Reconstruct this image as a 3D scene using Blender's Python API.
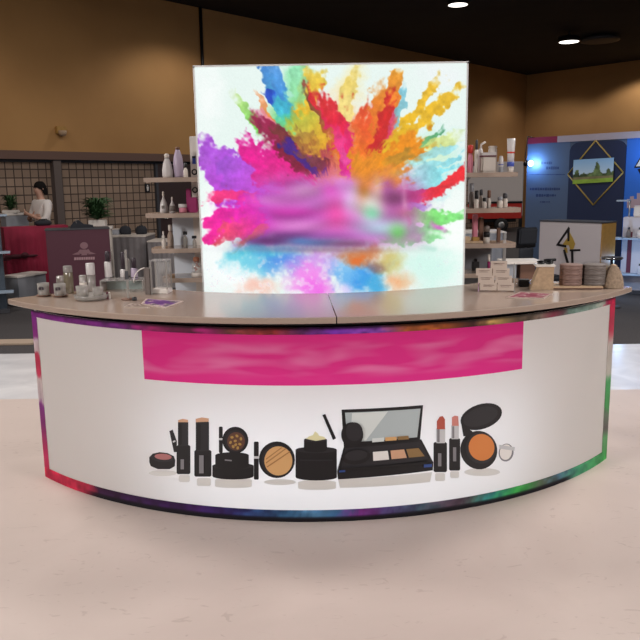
import bpy, bmesh, math, random
import numpy as np
from mathutils import Vector, Matrix

for o in list(bpy.data.objects): bpy.data.objects.remove(o)
S = bpy.context.scene
COL = S.collection
PI = math.pi
def lin(c): return tuple(((v / 255) / 12.92 if v / 255 <= .04045 else ((v / 255 + .055) / 1.055) ** 2.4) for v in c)

# ------------------------------------------------------------------ camera
FOCAL, EYE, HORIZON, ROLL = 740., 1.65, 185., math.radians(.9)
PITCH = math.atan((320 - HORIZON) / FOCAL)
def ray(px, py):
    x, y = px - 320., 320. - py
    c, s = math.cos(ROLL), math.sin(ROLL)
    xr, yr = c * x + s * y, -s * x + c * y
    return Vector((xr, FOCAL * math.cos(PITCH) + yr * math.sin(PITCH), -FOCAL * math.sin(PITCH) + yr * math.cos(PITCH)))
EYEP = Vector((0, 0, EYE))
def at(px, py, Y): d = ray(px, py); return EYEP + d * (Y / d.y)
def atz(px, py, z): d = ray(px, py); return EYEP + d * ((z - EYE) / d.z)
f0 = ray(320, 320); rx = ray(321, 320) - f0; uy = ray(320, 319) - f0
cam_data = bpy.data.cameras.new('camera'); cam = bpy.data.objects.new('camera', cam_data); COL.objects.link(cam)
cam_data.sensor_fit = 'HORIZONTAL'; cam_data.sensor_width = 36; cam_data.lens = 36 * FOCAL / 640; cam_data.clip_end = 200
m = Matrix((rx.normalized(), uy.normalized(), (-f0).normalized())).transposed().to_4x4(); m.translation = EYEP
cam.matrix_world = m
S.camera = cam

# ------------------------------------------------------------------ world, lamps, exposure
W = bpy.data.worlds.new('hall_air'); S.world = W; W.use_nodes = True
W.node_tree.nodes['Background'].inputs[0].default_value = (1, .95, .92, 1)
W.node_tree.nodes['Background'].inputs[1].default_value = .10
S.view_settings.view_transform = 'Standard'; S.view_settings.look = 'None'; S.view_settings.gamma = 1
S.view_settings.use_curve_mapping = False
S.view_settings.exposure = 0.0
ZC = 5.4
def lamp(name, kind, loc, power, color=(1, 1, 1), size=1., target=None, parent=None, **kw):
    L = bpy.data.lights.new(name, kind); L.energy = power; L.color = color
    if kind == 'AREA': L.shape = 'DISK'; L.size = size
    else: L.shadow_soft_size = size
    for k, v in kw.items(): setattr(L, k, v)
    o = bpy.data.objects.new(name, L); COL.objects.link(o); o.location = loc
    if target is not None: o.rotation_euler = (Vector(target) - Vector(loc)).to_track_quat('-Z', 'Y').to_euler()
    if parent: o.parent = parent
    return o
WARM = (1, .95, .9)
for x, y, p in ((-3.4, 5.6, 200), (3.8, 5.8, 225), (0, -3.2, 32), (-1.5, 10.5, 45), (3.0, 11.5, 40)):
    lamp('high_bay_light', 'AREA', (x, y, ZC - .25), p, WARM, 1.2)
for x in (-5.6, 5.8):                                                          # unseen fill floods added to brighten the counter ends
    lamp('added_flood', 'AREA', (x, -.6, 3.4), 78, WARM, 1.2, (x * .15, 3.6, .5), spread=math.radians(95))
# downlights grazing the hall walls: (px along the wall, distance off the wall)
WALL_A, WALL_C = Vector((-2.45, 16.70, 0)), Vector((7.53, 27.55, 0))
D1 = (WALL_C - WALL_A).normalized(); N1 = Vector((D1.y, -D1.x, 0))          # N1 points into the hall
D2 = Vector((.683, -.731, 0)).normalized(); N2 = Vector((D2.y, -D2.x, 0))
WALL_L0 = WALL_A - D1 * 13
def on_wall(px, py, A, n, off=0.):
    d = ray(px, py); t = (A - EYEP).dot(n) / d.dot(n); return EYEP + d * t + n * off
for s, off, p in ((-6.2, 1.5, 75), (-.9, 1.5, 95), (7.5, 1.5, 90), (13.0, 1.5, 60)):
    q = WALL_A + D1 * s + N1 * off
    lamp('wall_downlight', 'SPOT', (q.x, q.y, 5.15), p, (1, .95, .9), .12, (q.x, q.y, 0), spot_size=math.radians(140), spot_blend=.5)
for s, off, p in ((4.6, 1.3, 150), (10.0, 1.3, 150)):
    q = WALL_C + D2 * s + N2 * off
    lamp('wall_downlight', 'SPOT', (q.x, q.y, 5.3), p, (1, .95, .9), .12, (q.x, q.y, 0), spot_size=math.radians(142), spot_blend=.3)

# ------------------------------------------------------------------ materials
def mat(name, rgb, rough=.5, metal=0., emit=None, power=0., noise=0., nscale=20., bump=0., spec=.5, coat=0.):
    M = bpy.data.materials.new(name); M.use_nodes = True; nt = M.node_tree; b = nt.nodes['Principled BSDF']
    c = lin(rgb)
    b.inputs['Base Color'].default_value = (*c, 1); b.inputs['Roughness'].default_value = rough; b.inputs['Metallic'].default_value = metal
    b.inputs['Specular IOR Level'].default_value = spec; b.inputs['Coat Weight'].default_value = coat
    if emit: b.inputs['Emission Color'].default_value = (*lin(emit), 1); b.inputs['Emission Strength'].default_value = power
    if noise or bump:
        tc = nt.nodes.new('ShaderNodeTexCoord'); n = nt.nodes.new('ShaderNodeTexNoise'); n.inputs['Scale'].default_value = nscale; n.inputs['Detail'].default_value = 4
        nt.links.new(tc.outputs['Object'], n.inputs['Vector'])
        if noise:
            r = nt.nodes.new('ShaderNodeValToRGB'); r.color_ramp.elements[0].position = .3; r.color_ramp.elements[1].position = .7
            r.color_ramp.elements[0].color = (*[v * (1 - noise) for v in c], 1); r.color_ramp.elements[1].color = (*[min(1, v * (1 + noise)) for v in c], 1)
            nt.links.new(n.outputs['Fac'], r.inputs['Fac']); nt.links.new(r.outputs['Color'], b.inputs['Base Color'])
        if bump:
            bp = nt.nodes.new('ShaderNodeBump'); bp.inputs['Strength'].default_value = bump; bp.inputs['Distance'].default_value = .01
            nt.links.new(n.outputs['Fac'], bp.inputs['Height']); nt.links.new(bp.outputs['Normal'], b.inputs['Normal'])
    return M
def clear(name, rgb=(255, 255, 255), body=.16, gloss=.14):
    M = bpy.data.materials.new(name); M.use_nodes = True; nt = M.node_tree; N = nt.nodes; N.clear()
    out = N.new('ShaderNodeOutputMaterial'); t = N.new('ShaderNodeBsdfTransparent'); g = N.new('ShaderNodeBsdfGlossy'); d = N.new('ShaderNodeBsdfDiffuse')
    t.inputs[0].default_value = (*lin(rgb), 1); g.inputs['Roughness'].default_value = .05; d.inputs[0].default_value = (*lin(rgb), 1)
    m1 = N.new('ShaderNodeMixShader'); m1.inputs[0].default_value = body; m2 = N.new('ShaderNodeMixShader'); m2.inputs[0].default_value = gloss
    nt.links.new(t.outputs[0], m1.inputs[1]); nt.links.new(d.outputs[0], m1.inputs[2]); nt.links.new(m1.outputs[0], m2.inputs[1]); nt.links.new(g.outputs[0], m2.inputs[2]); nt.links.new(m2.outputs[0], out.inputs[0])
    return M
def backlit(name, rgb, through=.6, streak=None):
    """fabric that lets the lamps behind it shine through"""
    M = bpy.data.materials.new(name); M.use_nodes = True; nt = M.node_tree; N = nt.nodes; N.clear()
    out = N.new('ShaderNodeOutputMaterial'); t = N.new('ShaderNodeBsdfTranslucent'); d = N.new('ShaderNodeBsdfDiffuse'); mx = N.new('ShaderNodeMixShader')
    c = (*lin(rgb), 1); t.inputs[0].default_value = c; d.inputs[0].default_value = c; mx.inputs[0].default_value = through
    if streak:
        at_ = N.new('ShaderNodeUVMap'); mp = N.new('ShaderNodeMapping'); mp.inputs['Scale'].default_value = (3.2, 15, 1); n = N.new('ShaderNodeTexNoise'); n.inputs['Scale'].default_value = 1.; n.inputs['Detail'].default_value = 1.; n.inputs['Distortion'].default_value = .35
        r = N.new('ShaderNodeValToRGB'); r.color_ramp.elements[0].position = .42; r.color_ramp.elements[0].color = (0, 0, 0, 1); r.color_ramp.elements[1].position = .85
        sp = N.new('ShaderNodeSeparateXYZ'); band = N.new('ShaderNodeMapRange'); band.interpolation_type = 'SMOOTHSTEP'
        # the smeared lettering keeps to the middle of the banner's height
        ab = N.new('ShaderNodeMath'); ab.operation = 'SUBTRACT'; ab.inputs[1].default_value = .828
        ab2 = N.new('ShaderNodeMath'); ab2.operation = 'ABSOLUTE'
        band.inputs['From Min'].default_value = .105; band.inputs['From Max'].default_value = .05
        mu = N.new('ShaderNodeMath'); mu.operation = 'MULTIPLY'
        mc = N.new('ShaderNodeMixRGB'); mc.inputs[1].default_value = c; mc.inputs[2].default_value = (*lin(streak), 1)
        L = nt.links.new
        L(at_.outputs[0], mp.inputs[0]); L(mp.outputs[0], n.inputs['Vector']); L(n.outputs['Fac'], r.inputs['Fac'])
        L(at_.outputs[0], sp.inputs[0]); L(sp.outputs['Y'], ab.inputs[0]); L(ab.outputs[0], ab2.inputs[0]); L(ab2.outputs[0], band.inputs['Value'])
        L(r.outputs['Color'], mu.inputs[0]); L(band.outputs[0], mu.inputs[1]); L(mu.outputs[0], mc.inputs[0])
        L(mc.outputs[0], t.inputs[0]); L(mc.outputs[0], d.inputs[0])
    nt.links.new(d.outputs[0], mx.inputs[1]); nt.links.new(t.outputs[0], mx.inputs[2]); nt.links.new(mx.outputs[0], out.inputs[0])
    return M
def printed(name, emit=0., rough=.6):
    """a print whose inks are stored in the mesh"""
    M = bpy.data.materials.new(name); M.use_nodes = True; nt = M.node_tree; b = nt.nodes['Principled BSDF']
    a = nt.nodes.new('ShaderNodeVertexColor'); a.layer_name = 'ink'
    b.inputs['Roughness'].default_value = rough; b.inputs['Specular IOR Level'].default_value = .2
    if emit:
        b.inputs['Base Color'].default_value = (.02, .02, .02, 1); nt.links.new(a.outputs['Color'], b.inputs['Emission Color']); b.inputs['Emission Strength'].default_value = emit
    else: nt.links.new(a.outputs['Color'], b.inputs['Base Color'])
    return M
M = dict(
    white=mat('white_laminate', (222, 214, 208), .35), top=mat('countertop_laminate', (164, 145, 133), .2, noise=.03, nscale=90, coat=.2), black=mat('black_trim', (22, 20, 24), .4),
    blackg=mat('glossy_black', (16, 15, 18), .2), grey=mat('grey_board', (150, 152, 160), .5), dgrey=mat('dark_grey', (66, 66, 72), .5), alu=mat('brushed_aluminium', (190, 190, 192), .35, .9),
    chrome=mat('chrome', (215, 215, 218), .12, 1.), wood=mat('pale_wood', (196, 168, 138), .5, noise=.12, nscale=30), kraft=mat('kraft_card', (178, 150, 122), .7, noise=.15, nscale=45), tan=mat('tan_wood', (168, 128, 66), .5, noise=.1),
    clear=clear('clear_acrylic'), frost=clear('frosted_acrylic', (218, 214, 210), .34, .1), amber=clear('tinted_glass', (176, 164, 140), .36, .12), shelfglass=clear('shelf_glass', (205, 222, 240), .6, .15),
    cream=mat('cream_plastic', (214, 204, 196), .35), bottle=mat('pearl_white_plastic', (204, 198, 198), .3), lilac=mat('lilac_plastic', (176, 160, 182), .35), maroon=mat('maroon_cloth', (104, 44, 62), .75, noise=.06, nscale=8, bump=.15),
    red=mat('crimson_cloth', (158, 34, 66), .75, noise=.1, nscale=6, bump=.3), magenta=mat('magenta_card', (150, 30, 96), .5), pinkc=mat('pink_card', (214, 130, 150), .5), navy=mat('navy_panel', (22, 34, 66), .6), gold=mat('gold_paint', (168, 138, 62), .45),
    blue=mat('blue_label', (60, 80, 170), .5), redp=mat('red_paint', (196, 48, 40), .45), rubber=mat('tyre_rubber', (24, 24, 26), .7), fabric=mat('grey_tablecloth', (128, 122, 124), .8, noise=.1, nscale=5, bump=.3),
    leaf=mat('fern_green', (52, 84, 48), .6, noise=.3, nscale=12), skin=mat('skin', (196, 152, 132), .6), hair=mat('dark_hair', (20, 16, 15), .8, spec=.15), shirt=mat('white_shirt', (228, 220, 216), .8), trouser=mat('charcoal_trousers', (44, 42, 48), .8),
    dfab=mat('black_mesh_fabric', (34, 36, 44), .8), stone=mat('taupe_stoneware', (134, 106, 98), .6, noise=.12, nscale=60), slate=mat('grey_stoneware', (116, 106, 102), .6, noise=.12, nscale=60), rope=mat('woven_straw', (160, 138, 118), .85, noise=.25, nscale=70, bump=.6),
    card=mat('printed_card', (192, 174, 162), .6), ink=mat('print_ink', (120, 96, 92), .6), dink=mat('dark_ink', (52, 40, 50), .5), trailer=mat('trailer_white', (214, 206, 204), .5), brown=mat('brown_box', (112, 78, 62), .6), steel=mat('steel_grey_panel', (104, 104, 110), .45))

# ------------------------------------------------------------------ mesh builder
class B:
    def __init__(s): s.bm = bmesh.new(); s.mats = []; s.i = 0
    def use(s, m):
        if m not in s.mats: s.mats.append(m)
        s.i = s.mats.index(m); return s
    def faces(s, vs, fs, smooth=False):
        v = [s.bm.verts.new(p) for p in vs]
        for f in fs:
            try:
                q = s.bm.faces.new([v[k] for k in f]); q.material_index = s.i; q.smooth = smooth
            except ValueError: pass
        return v
    def box(s, c, d, rot=0., tilt=0., bev=0.):
        t = bmesh.new(); bmesh.ops.create_cube(t, size=1); bmesh.ops.scale(t, vec=d, verts=t.verts)
        if bev: bmesh.ops.bevel(t, geom=t.edges[:], offset=bev, segments=2, affect='EDGES')
        bmesh.ops.transform(t, matrix=Matrix.Translation(c) @ Matrix.Rotation(rot, 4, 'Z') @ Matrix.Rotation(tilt, 4, 'X'), verts=t.verts)
        return s.absorb(t)
    def absorb(s, t, smooth=False):
        t.verts.ensure_lookup_table(); t.verts.index_update()
        s.faces([v.co.copy() for v in t.verts], [[v.index for v in f.verts] for f in t.faces], smooth); t.free(); return s
    def lathe(s, prof, c=(0, 0, 0), n=24, M4=None, smooth=True, sx=1., sy=1.):
        vs = []; fs = []; c = Vector(c)
        for r, z in prof:
            for k in range(n):
                a = 2 * PI * k / n; p = Vector((r * math.cos(a) * sx, r * math.sin(a) * sy, z)); vs.append((M4 @ p if M4 else p) + c)
        for j in range(len(prof) - 1):
            for k in range(n): fs.append((j * n + k, j * n + (k + 1) % n, (j + 1) * n + (k + 1) % n, (j + 1) * n + k))
        if prof[0][0] > 1e-5: fs.append(tuple(range(n))[::-1])
        if prof[-1][0] > 1e-5: fs.append(tuple((len(prof) - 1) * n + k for k in range(n)))
        v = s.faces(vs, fs, smooth); bmesh.ops.remove_doubles(s.bm, verts=v, dist=1e-6); return s
    def tube(s, pts, r, n=10, r2=None):
        pts = [Vector(p) for p in pts]; vs = []; fs = []; m_ = len(pts)
        for i, p in enumerate(pts):
            d = (pts[min(i + 1, m_ - 1)] - pts[max(i - 1, 0)]).normalized(); a = d.orthogonal().normalized() if i == 0 else (a - d * a.dot(d)).normalized(); b = d.cross(a)
            rr = r if r2 is None else r + (r2 - r) * i / (m_ - 1)
            for k in range(n): t = 2 * PI * k / n; vs.append(p + (a * math.cos(t) + b * math.sin(t)) * rr)
        for i in range(m_ - 1):
            for k in range(n): fs.append((i * n + k, i * n + (k + 1) % n, (i + 1) * n + (k + 1) % n, (i + 1) * n + k))
        fs += [tuple(range(n))[::-1], tuple((m_ - 1) * n + k for k in range(n))]
        s.faces(vs, fs, True); return s
    def slab(s, poly, depth, M4=Matrix()):
        """outline in x,z pushed back along +y by depth"""
        n = len(poly); vs = [M4 @ Vector((x, 0, z)) for x, z in poly] + [M4 @ Vector((x, depth, z)) for x, z in poly]
        s.faces(vs, [tuple(range(n)), tuple(range(n, 2 * n))[::-1]] + [(i, i + n, (i + 1) % n + n, (i + 1) % n) for i in range(n)]); return s
    def make(s, name, m=None, parent=None, loc=None):
        if not s.mats: s.mats = [m if m is not None else M['white']]
        bmesh.ops.recalc_face_normals(s.bm, faces=s.bm.faces[:])
        me = bpy.data.meshes.new(name); s.bm.to_mesh(me); s.bm.free()
        for x in s.mats: me.materials.append(x)
        o = bpy.data.objects.new(name, me); COL.objects.link(o)
        if parent: o.parent = parent
        if loc: o.location = loc
        return o
def nb(m): return B().use(m)
def tag(o, label, cat, group=None):
    o['label'] = label; o['category'] = cat
    if group: o['group'] = group
    return o
def thing(name, label, cat, loc=(0, 0, 0), rz=0., group=None):
    o = bpy.data.objects.new(name, None); o.empty_display_size = .05; COL.objects.link(o); o.location = loc; o.rotation_euler = (0, 0, rz)
    return tag(o, label, cat, group)
def struct(o): o['kind'] = 'structure'; return o
def dup(root, loc, label=None, rz=None):
    r = root.copy(); COL.objects.link(r); r.location = loc
    if label: r['label'] = label
    if rz is not None: r.rotation_euler = (0, 0, rz)
    for ch in list(root.children):
        c = ch.copy(); COL.objects.link(c); c.parent = r
        for g in list(ch.children): d = g.copy(); COL.objects.link(d); d.parent = c
    return r
def inks(o, cols):
    a = o.data.color_attributes.new('ink', 'FLOAT_COLOR', 'POINT')
    a.data.foreach_set('color', np.concatenate([cols, np.ones((len(cols), 1))], 1).astype(np.float32).ravel())
def srgb2lin(c): return np.where(c <= .04045, c / 12.92, ((c + .055) / 1.055) ** 2.4)
def grid_obj(name, P, cols, material, parent):
    """P: ny x nx x 3 points, cols: ny x nx x 3 sRGB inks"""
    ny, nx = P.shape[:2]; idx = np.arange(ny * nx).reshape(ny, nx)
    q = np.stack([idx[:-1, :-1], idx[:-1, 1:], idx[1:, 1:], idx[1:, :-1]], -1).reshape(-1, 4)
    me = bpy.data.meshes.new(name); me.from_pydata(P.reshape(-1, 3).tolist(), [], q.tolist()); me.materials.append(material)
    o = bpy.data.objects.new(name, me); COL.objects.link(o)
    if parent: o.parent = parent
    inks(o, srgb2lin(cols.reshape(-1, 3))); return o

# ---- printed powder-burst graphic, worked out on a grid over the fabric (u to the right, v downwards, in print units) ----
def lattice(shape, fx, fy, seed):
    r = np.random.RandomState(seed); h, w = shape
    ny, nx = int(fy) + 3, int(fx) + 3
    g = r.rand(ny, nx)
    y = np.linspace(0, fy, h); x = np.linspace(0, fx, w)
    iy = y.astype(int); ix = x.astype(int); ty = y - iy; tx = x - ix
    ty = (ty * ty * (3 - 2 * ty))[:, None]; tx = (tx * tx * (3 - 2 * tx))[None, :]
    a = g[np.ix_(iy, ix)]; b = g[np.ix_(iy, ix + 1)]; c = g[np.ix_(iy + 1, ix)]; d = g[np.ix_(iy + 1, ix + 1)]
    return (a * (1 - tx) + b * tx) * (1 - ty) + (c * (1 - tx) + d * tx) * ty
def sample(g, X, Y):
    ny, nx = g.shape
    X = np.clip(X, 0, nx - 1.001); Y = np.clip(Y, 0, ny - 1.001)
    ix = X.astype(int); iy = Y.astype(int); tx = X - ix; ty = Y - iy
    tx = tx * tx * (3 - 2 * tx); ty = ty * ty * (3 - 2 * ty)
    return (g[iy, ix] * (1 - tx) + g[iy, ix + 1] * tx) * (1 - ty) + (g[iy + 1, ix] * (1 - tx) + g[iy + 1, ix + 1] * tx) * ty
def sstep(a, b, x):
    t = np.clip((x - a) / (b - a), 0, 1); return t * t * (3 - 2 * t)
def powder_print(u, v):
    ny, nx = u.shape
    sh = (ny, nx)
    n1 = sum(lattice(sh, 16 * 2 ** k, 14 * 2 ** k, 10 + k) * .5 ** k for k in range(4)) / 1.875
    n2 = sum(lattice(sh, 16 * 2 ** k, 14 * 2 ** k, 30 + k) * .5 ** k for k in range(4)) / 1.875
    n3 = sum(lattice(sh, 30 * 2 ** k, 26 * 2 ** k, 50 + k) * .6 ** k for k in range(3)) / 1.96
    n4 = sum(lattice(sh, 60 * 2 ** k, 50 * 2 ** k, 70 + k) * .6 ** k for k in range(2)) / 1.6
    grain = np.random.RandomState(5).rand(*sh)
    # fibres running out from the middle of the burst
    cx, cy = 335., 205.
    th = np.arctan2(v - cy, u - cx); r = np.hypot(u - cx, v - cy)
    gl = np.random.RandomState(77).rand(40, 140); gl2 = np.random.RandomState(78).rand(40, 300)
    ray = .6 * sample(gl, (th + np.pi) / (2 * np.pi) * 138, r / 14) + .4 * sample(gl2, (th + np.pi) / (2 * np.pi) * 298, r / 9)
    uu = u + (n1 - .5) * 16; vv = v + (n2 - .5) * 16
    img = np.empty(sh + (3,)); img[:] = (231, 245, 240)
    def over(col, a):
        col = np.asarray(col, float)
        img[:] = img * (1 - a[..., None]) + col * a[..., None]
    def blob(x, y, rx, ry, col, a=1., soft=.7, rot=0.):
        c, s = np.cos(rot), np.sin(rot)
        dx = (uu - x) * c + (vv - y) * s; dy = -(uu - x) * s + (vv - y) * c
        d = np.sqrt((dx / rx) ** 2 + (dy / ry) ** 2)
        over(col, a * (1 - sstep(1 - soft, 1 + soft * .5, d + (n3 - .5) * .5 + (n4 - .5) * .35)))
    def plume(x0, y0, x1, y1, w0, w1, c0, c1, a=1., fade=.25, rough=1., spk=0.):
        L = np.hypot(x1 - x0, y1 - y0); ex, ey = (x1 - x0) / L, (y1 - y0) / L
        t = ((uu - x0) * ex + (vv - y0) * ey) / L; d = np.abs(-(uu - x0) * ey + (vv - y0) * ex)
        w = w0 + (w1 - w0) * np.clip(t, 0, 1)
        e = d / w + (n3 - .5) * 1.0 * rough + (ray - .5) * .3 * rough + (n4 - .5) * .55 * rough
        al = 1 - sstep(.75, 1.1, e)
        tt = t + (ray - .5) * .38 * rough + (n3 - .5) * .3 + (n4 - .5) * .16
        al = al * (1 - sstep(1 - fade, 1.02, tt)) * sstep(-.2, .03, tt)
        if spk: al = al * np.where(grain < 1 - spk + al * spk * .8, 1, .15)
        k = np.clip(t, 0, 1)[..., None]
        col = np.asarray(c0, float) * (1 - k) + np.asarray(c1, float) * k
        col = col * (.9 + .14 * ray[..., None] + .2 * (n4[..., None] - .5)) + 16 * (n3[..., None] - .4)
        over(np.clip(col, 0, 255), np.clip(a * al, 0, 1))
    W = (255, 255, 255)
    blob(208, 95, 16, 40, W, .6, 1.); blob(214, 225, 14, 46, W, .9, 1.); blob(455, 235, 30, 50, (252, 255, 253), .9, 1.); blob(445, 75, 30, 18, (240, 244, 246), .7, 1.); blob(232, 270, 40, 26, (250, 254, 254), .9, 1)
    # pale clouds under the burst
    blob(298, 90, 20, 34, (150, 226, 190), .9, .8); blob(286, 122, 26, 22, (120, 210, 120), .85, .8); blob(350, 85, 14, 34, (246, 232, 170), .8, .9, .3)
    blob(345, 110, 22, 26, (246, 226, 190), .7, .9); blob(292, 75, 10, 12, (150, 232, 180), .9, .8); blob(340, 128, 20, 14, (240, 215, 215), .6, .9)
    blob(430, 160, 34, 36, (196, 238, 232), .95, .6); blob(432, 150, 18, 18, (226, 240, 190), .8, .9); blob(425, 185, 20, 20, (135, 222, 232), .85, .8)
    blob(330, 200, 88, 48, (205, 110, 190), 1., .6); blob(262, 205, 44, 42, (205, 70, 205), 1., .5)
    blob(350, 150, 60, 40, (226, 120, 60), .9, .5); blob(300, 150, 36, 26, (170, 60, 80), .9, .5)
    # left side
    plume(292, 118, 264, 62, 10, 8, (70, 195, 215), (70, 130, 215), 1, .1); plume(288, 108, 262, 88, 6, 4, (40, 90, 210), (30, 70, 200), .95, .2)
    plume(284, 100, 271, 64, 6, 5, (60, 140, 220), (95, 160, 225), .9, .1); plume(292, 112, 276, 100, 8, 5, (70, 205, 215), (70, 205, 215), .8)
    plume(290, 132, 280, 112, 9, 8, (110, 205, 110), (70, 205, 190), .8); plume(262, 128, 231, 90, 7, 3, (120, 214, 90), (205, 226, 150), 1, .3)
    plume(274, 124, 252, 86, 4, 3, (226, 130, 50), (246, 180, 140), .95, .3); plume(272, 128, 258, 108, 7, 5, (238, 130, 180), (240, 150, 180), .7)
    plume(305, 115, 315, 62, 14, 11, (232, 185, 40), (240, 214, 90), 1, .25); plume(298, 100, 297, 60, 7, 9, (140, 222, 150), (150, 228, 190), .8, .2)
    plume(320, 150, 290, 114, 16, 14, (226, 170, 40), (190, 205, 70), .95, .3)
    plume(342, 122, 358, 62, 8, 7, (245, 224, 140), (240, 210, 90), .9, .3)
    plume(250, 200, 197, 150, 30, 10, (196, 60, 215), (180, 95, 225), 1, .16); plume(244, 188, 206, 136, 14, 9, (178, 75, 222), (178, 85, 222), 1, .2)
    plume(262, 190, 222, 160, 24, 12, (196, 70, 216), (170, 85, 222), 1, .1)
    plume(275, 178, 240, 136, 20, 9, (232, 20, 140), (230, 20, 150), 1, .2); plume(300, 182, 262, 146, 22, 14, (226, 25, 125), (230, 25, 150), 1, .2)
    plume(302, 160, 254, 116, 15, 6, (120, 20, 50), (165, 25, 80), .95, .25, 1.2); plume(296, 150, 270, 128, 8, 6, (110, 40, 40), (120, 60, 50), .8, .3, 1.3)
    plume(322, 168, 280, 140, 8, 6, (70, 25, 120), (65, 30, 150), .95, .3); plume(312, 150, 292, 128, 7, 6, (200, 140, 50), (150, 120, 60), .8, .3, 1.4)
    plume(328, 168, 296, 148, 5, 4, (140, 40, 40), (150, 90, 50), .7, .3, 1.4)
    plume(344, 162, 306, 94, 7, 4, (236, 120, 40), (110, 60, 50), .95, .2, 1.3); plume(360, 178, 317, 94, 13, 8, (232, 25, 150), (226, 40, 50), 1, .2, 1.2)
    plume(340, 128, 320, 100, 9, 7, (232, 30, 70), (222, 50, 45), .9, .3); plume(348, 160, 328, 128, 6, 5, (236, 90, 170), (232, 40, 110), .7)
    # orange and gold fans on the right
    plume(372, 175, 352, 106, 18, 7, (238, 140, 30), (236, 90, 60), 1, .2, 1.2); plume(376, 170, 364, 102, 16, 8, (240, 120, 30), (238, 80, 50), 1, .2, 1.2)
    plume(380, 170, 381, 80, 16, 8, (232, 90, 30), (242, 150, 50), 1, .25, 1.2); plume(384, 165, 398, 64, 15, 5, (226, 70, 30), (242, 170, 50), 1, .22, 1.1)
    plume(378, 150, 391, 96, 10, 6, (205, 30, 40), (215, 40, 40), .95, .2, 1.2); plume(390, 136, 397, 112, 6, 3, (226, 60, 120), (240, 110, 160), .7, .3, 1.4)
    plume(398, 118, 407, 78, 3.5, 3, (130, 195, 205), (130, 205, 228), .95, .3); plume(392, 145, 458, 88, 11, 5, (226, 175, 30), (240, 195, 50), 1, .15, 1.1)
    plume(402, 126, 440, 78, 6.5, 4, (235, 185, 30), (240, 195, 60), 1, .25, 1.1); plume(382, 172, 428, 130, 20, 13, (238, 145, 25), (238, 145, 25), 1, .2, 1.2)
    plume(390, 160, 412, 148, 8, 6, (190, 140, 40), (160, 130, 50), .7, .3); plume(366, 196, 366, 146, 15, 14, (226, 130, 40), (238, 150, 30), .95, .3)
    plume(424, 142, 446, 124, 4, 3, (120, 190, 120), (50, 140, 100), .95, .3, 1.2); plume(428, 146, 462, 132, 7, 5, (225, 232, 130), (214, 232, 150), .8, .4)
    for x, y, c in ((464, 140, (150, 222, 236)), (463, 153, (120, 212, 232)), (460, 162, (110, 212, 230)), (455, 172, (120, 218, 232))):
        plume(412, y + 22, x, y, 6, 2.5, (170, 232, 232), c, .85, .2)
    plume(398, 198, 432, 196, 9, 7, (190, 50, 130), (235, 35, 90), 1, .2); plume(424, 200, 450, 182, 7, 7, (238, 40, 60), (240, 45, 60), 1, .2, 1.2); plume(442, 188, 470, 164, 6, 8, (240, 50, 60), (240, 35, 45), 1, .1, 1.2)
    # lower half
    plume(250, 200, 201, 198, 9, 3.5, (245, 40, 140), (245, 55, 120), 1, .2); plume(258, 212, 198, 236, 17, 10, (240, 25, 185), (248, 30, 150), 1, .14)
    plume(256, 222, 216, 240, 12, 8, (240, 40, 160), (245, 90, 100), .9, .25, 1.2); plume(262, 228, 232, 246, 5, 4, (225, 110, 60), (240, 150, 100), .7, .4, 1.4)
    plume(400, 222, 472, 214, 9, 5, (120, 222, 100), (130, 236, 130), .95, .25); plume(385, 236, 452, 232, 12, 6, (90, 215, 90), (150, 240, 160), .9, .4); plume(400, 208, 440, 211, 4, 2, (150, 120, 210), (160, 150, 235), .7, .3)
    blob(438, 227, 8, 4, (222, 90, 205), .8, .8); blob(411, 224, 4, 6, (180, 110, 60), .8, .8); blob(428, 247, 10, 4, (150, 210, 190), .6, .9); blob(420, 238, 6, 4, (170, 130, 170), .6, .9)
    blob(265, 252, 38, 12, (60, 195, 215), .95, .8); blob(285, 262, 34, 14, (80, 140, 230), .9, .8); blob(250, 264, 26, 12, (110, 210, 230), .8, .9, .2)
    blob(310, 275, 22, 26, (244, 140, 236), .95, .8); blob(318, 286, 12, 14, (240, 100, 230), .8, .9); blob(258, 287, 22, 9, (248, 180, 160), .7, .9); blob(332, 262, 14, 16, (190, 170, 240), .8, .9)
    blob(360, 278, 28, 18, (50, 150, 232), .95, .7); blob(345, 268, 16, 16, (120, 190, 240), .8, .8); blob(376, 284, 14, 12, (60, 170, 220), .8, .8); blob(342, 290, 10, 8, (225, 210, 250), .8, .9)
    blob(360, 255, 26, 9, (206, 125, 75), .95, .8); blob(356, 262, 10, 7, (226, 110, 40), .9, .8); blob(392, 262, 14, 16, (206, 186, 100), .9, .8); blob(400, 283, 14, 10, (242, 170, 115), .9, .9)
    blob(378, 266, 12, 8, (130, 90, 90), .7, .8); blob(430, 266, 34, 24, (206, 246, 234), .8, .9)
    # loose grains thrown down
    gr = np.random.RandomState(9).rand(*sh)
    gx = np.repeat(np.repeat(np.random.RandomState(11).rand(ny // 2 + 1, nx // 2 + 1), 2, 0), 2, 1)[:ny, :nx]
    below = sstep(246, 268, v) * (1 - sstep(300, 340, u) * .6)
    hue = np.where((np.sin(u * 3.1 + v * 1.7) > .2)[..., None], (150, 205, 235), (240, 150, 190))
    over(hue, below * sstep(.74, .86, n4 * .5 + gr * .5) * .6); over(W, below * sstep(.5, .68, n4) * .3 * (u < 345))
    # hazy middle where the lettering dissolves
    m = sstep(228, 286, u + (n1 - .5) * 26) * (1 - sstep(400, 438, u)) * sstep(160, 194, v + (n2 - .5) * 22) * (1 - sstep(234, 252, v))
    hz = img.copy()
    def soft(c, x, y, rx, ry, a):
        k = a * np.exp(-(((u - x) / rx) ** 2 + ((v - y) / ry) ** 2)); hz[:] = hz * (1 - k[..., None]) + np.asarray(c, float) * k[..., None]
    hz[:] = (196, 96, 186)
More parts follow.
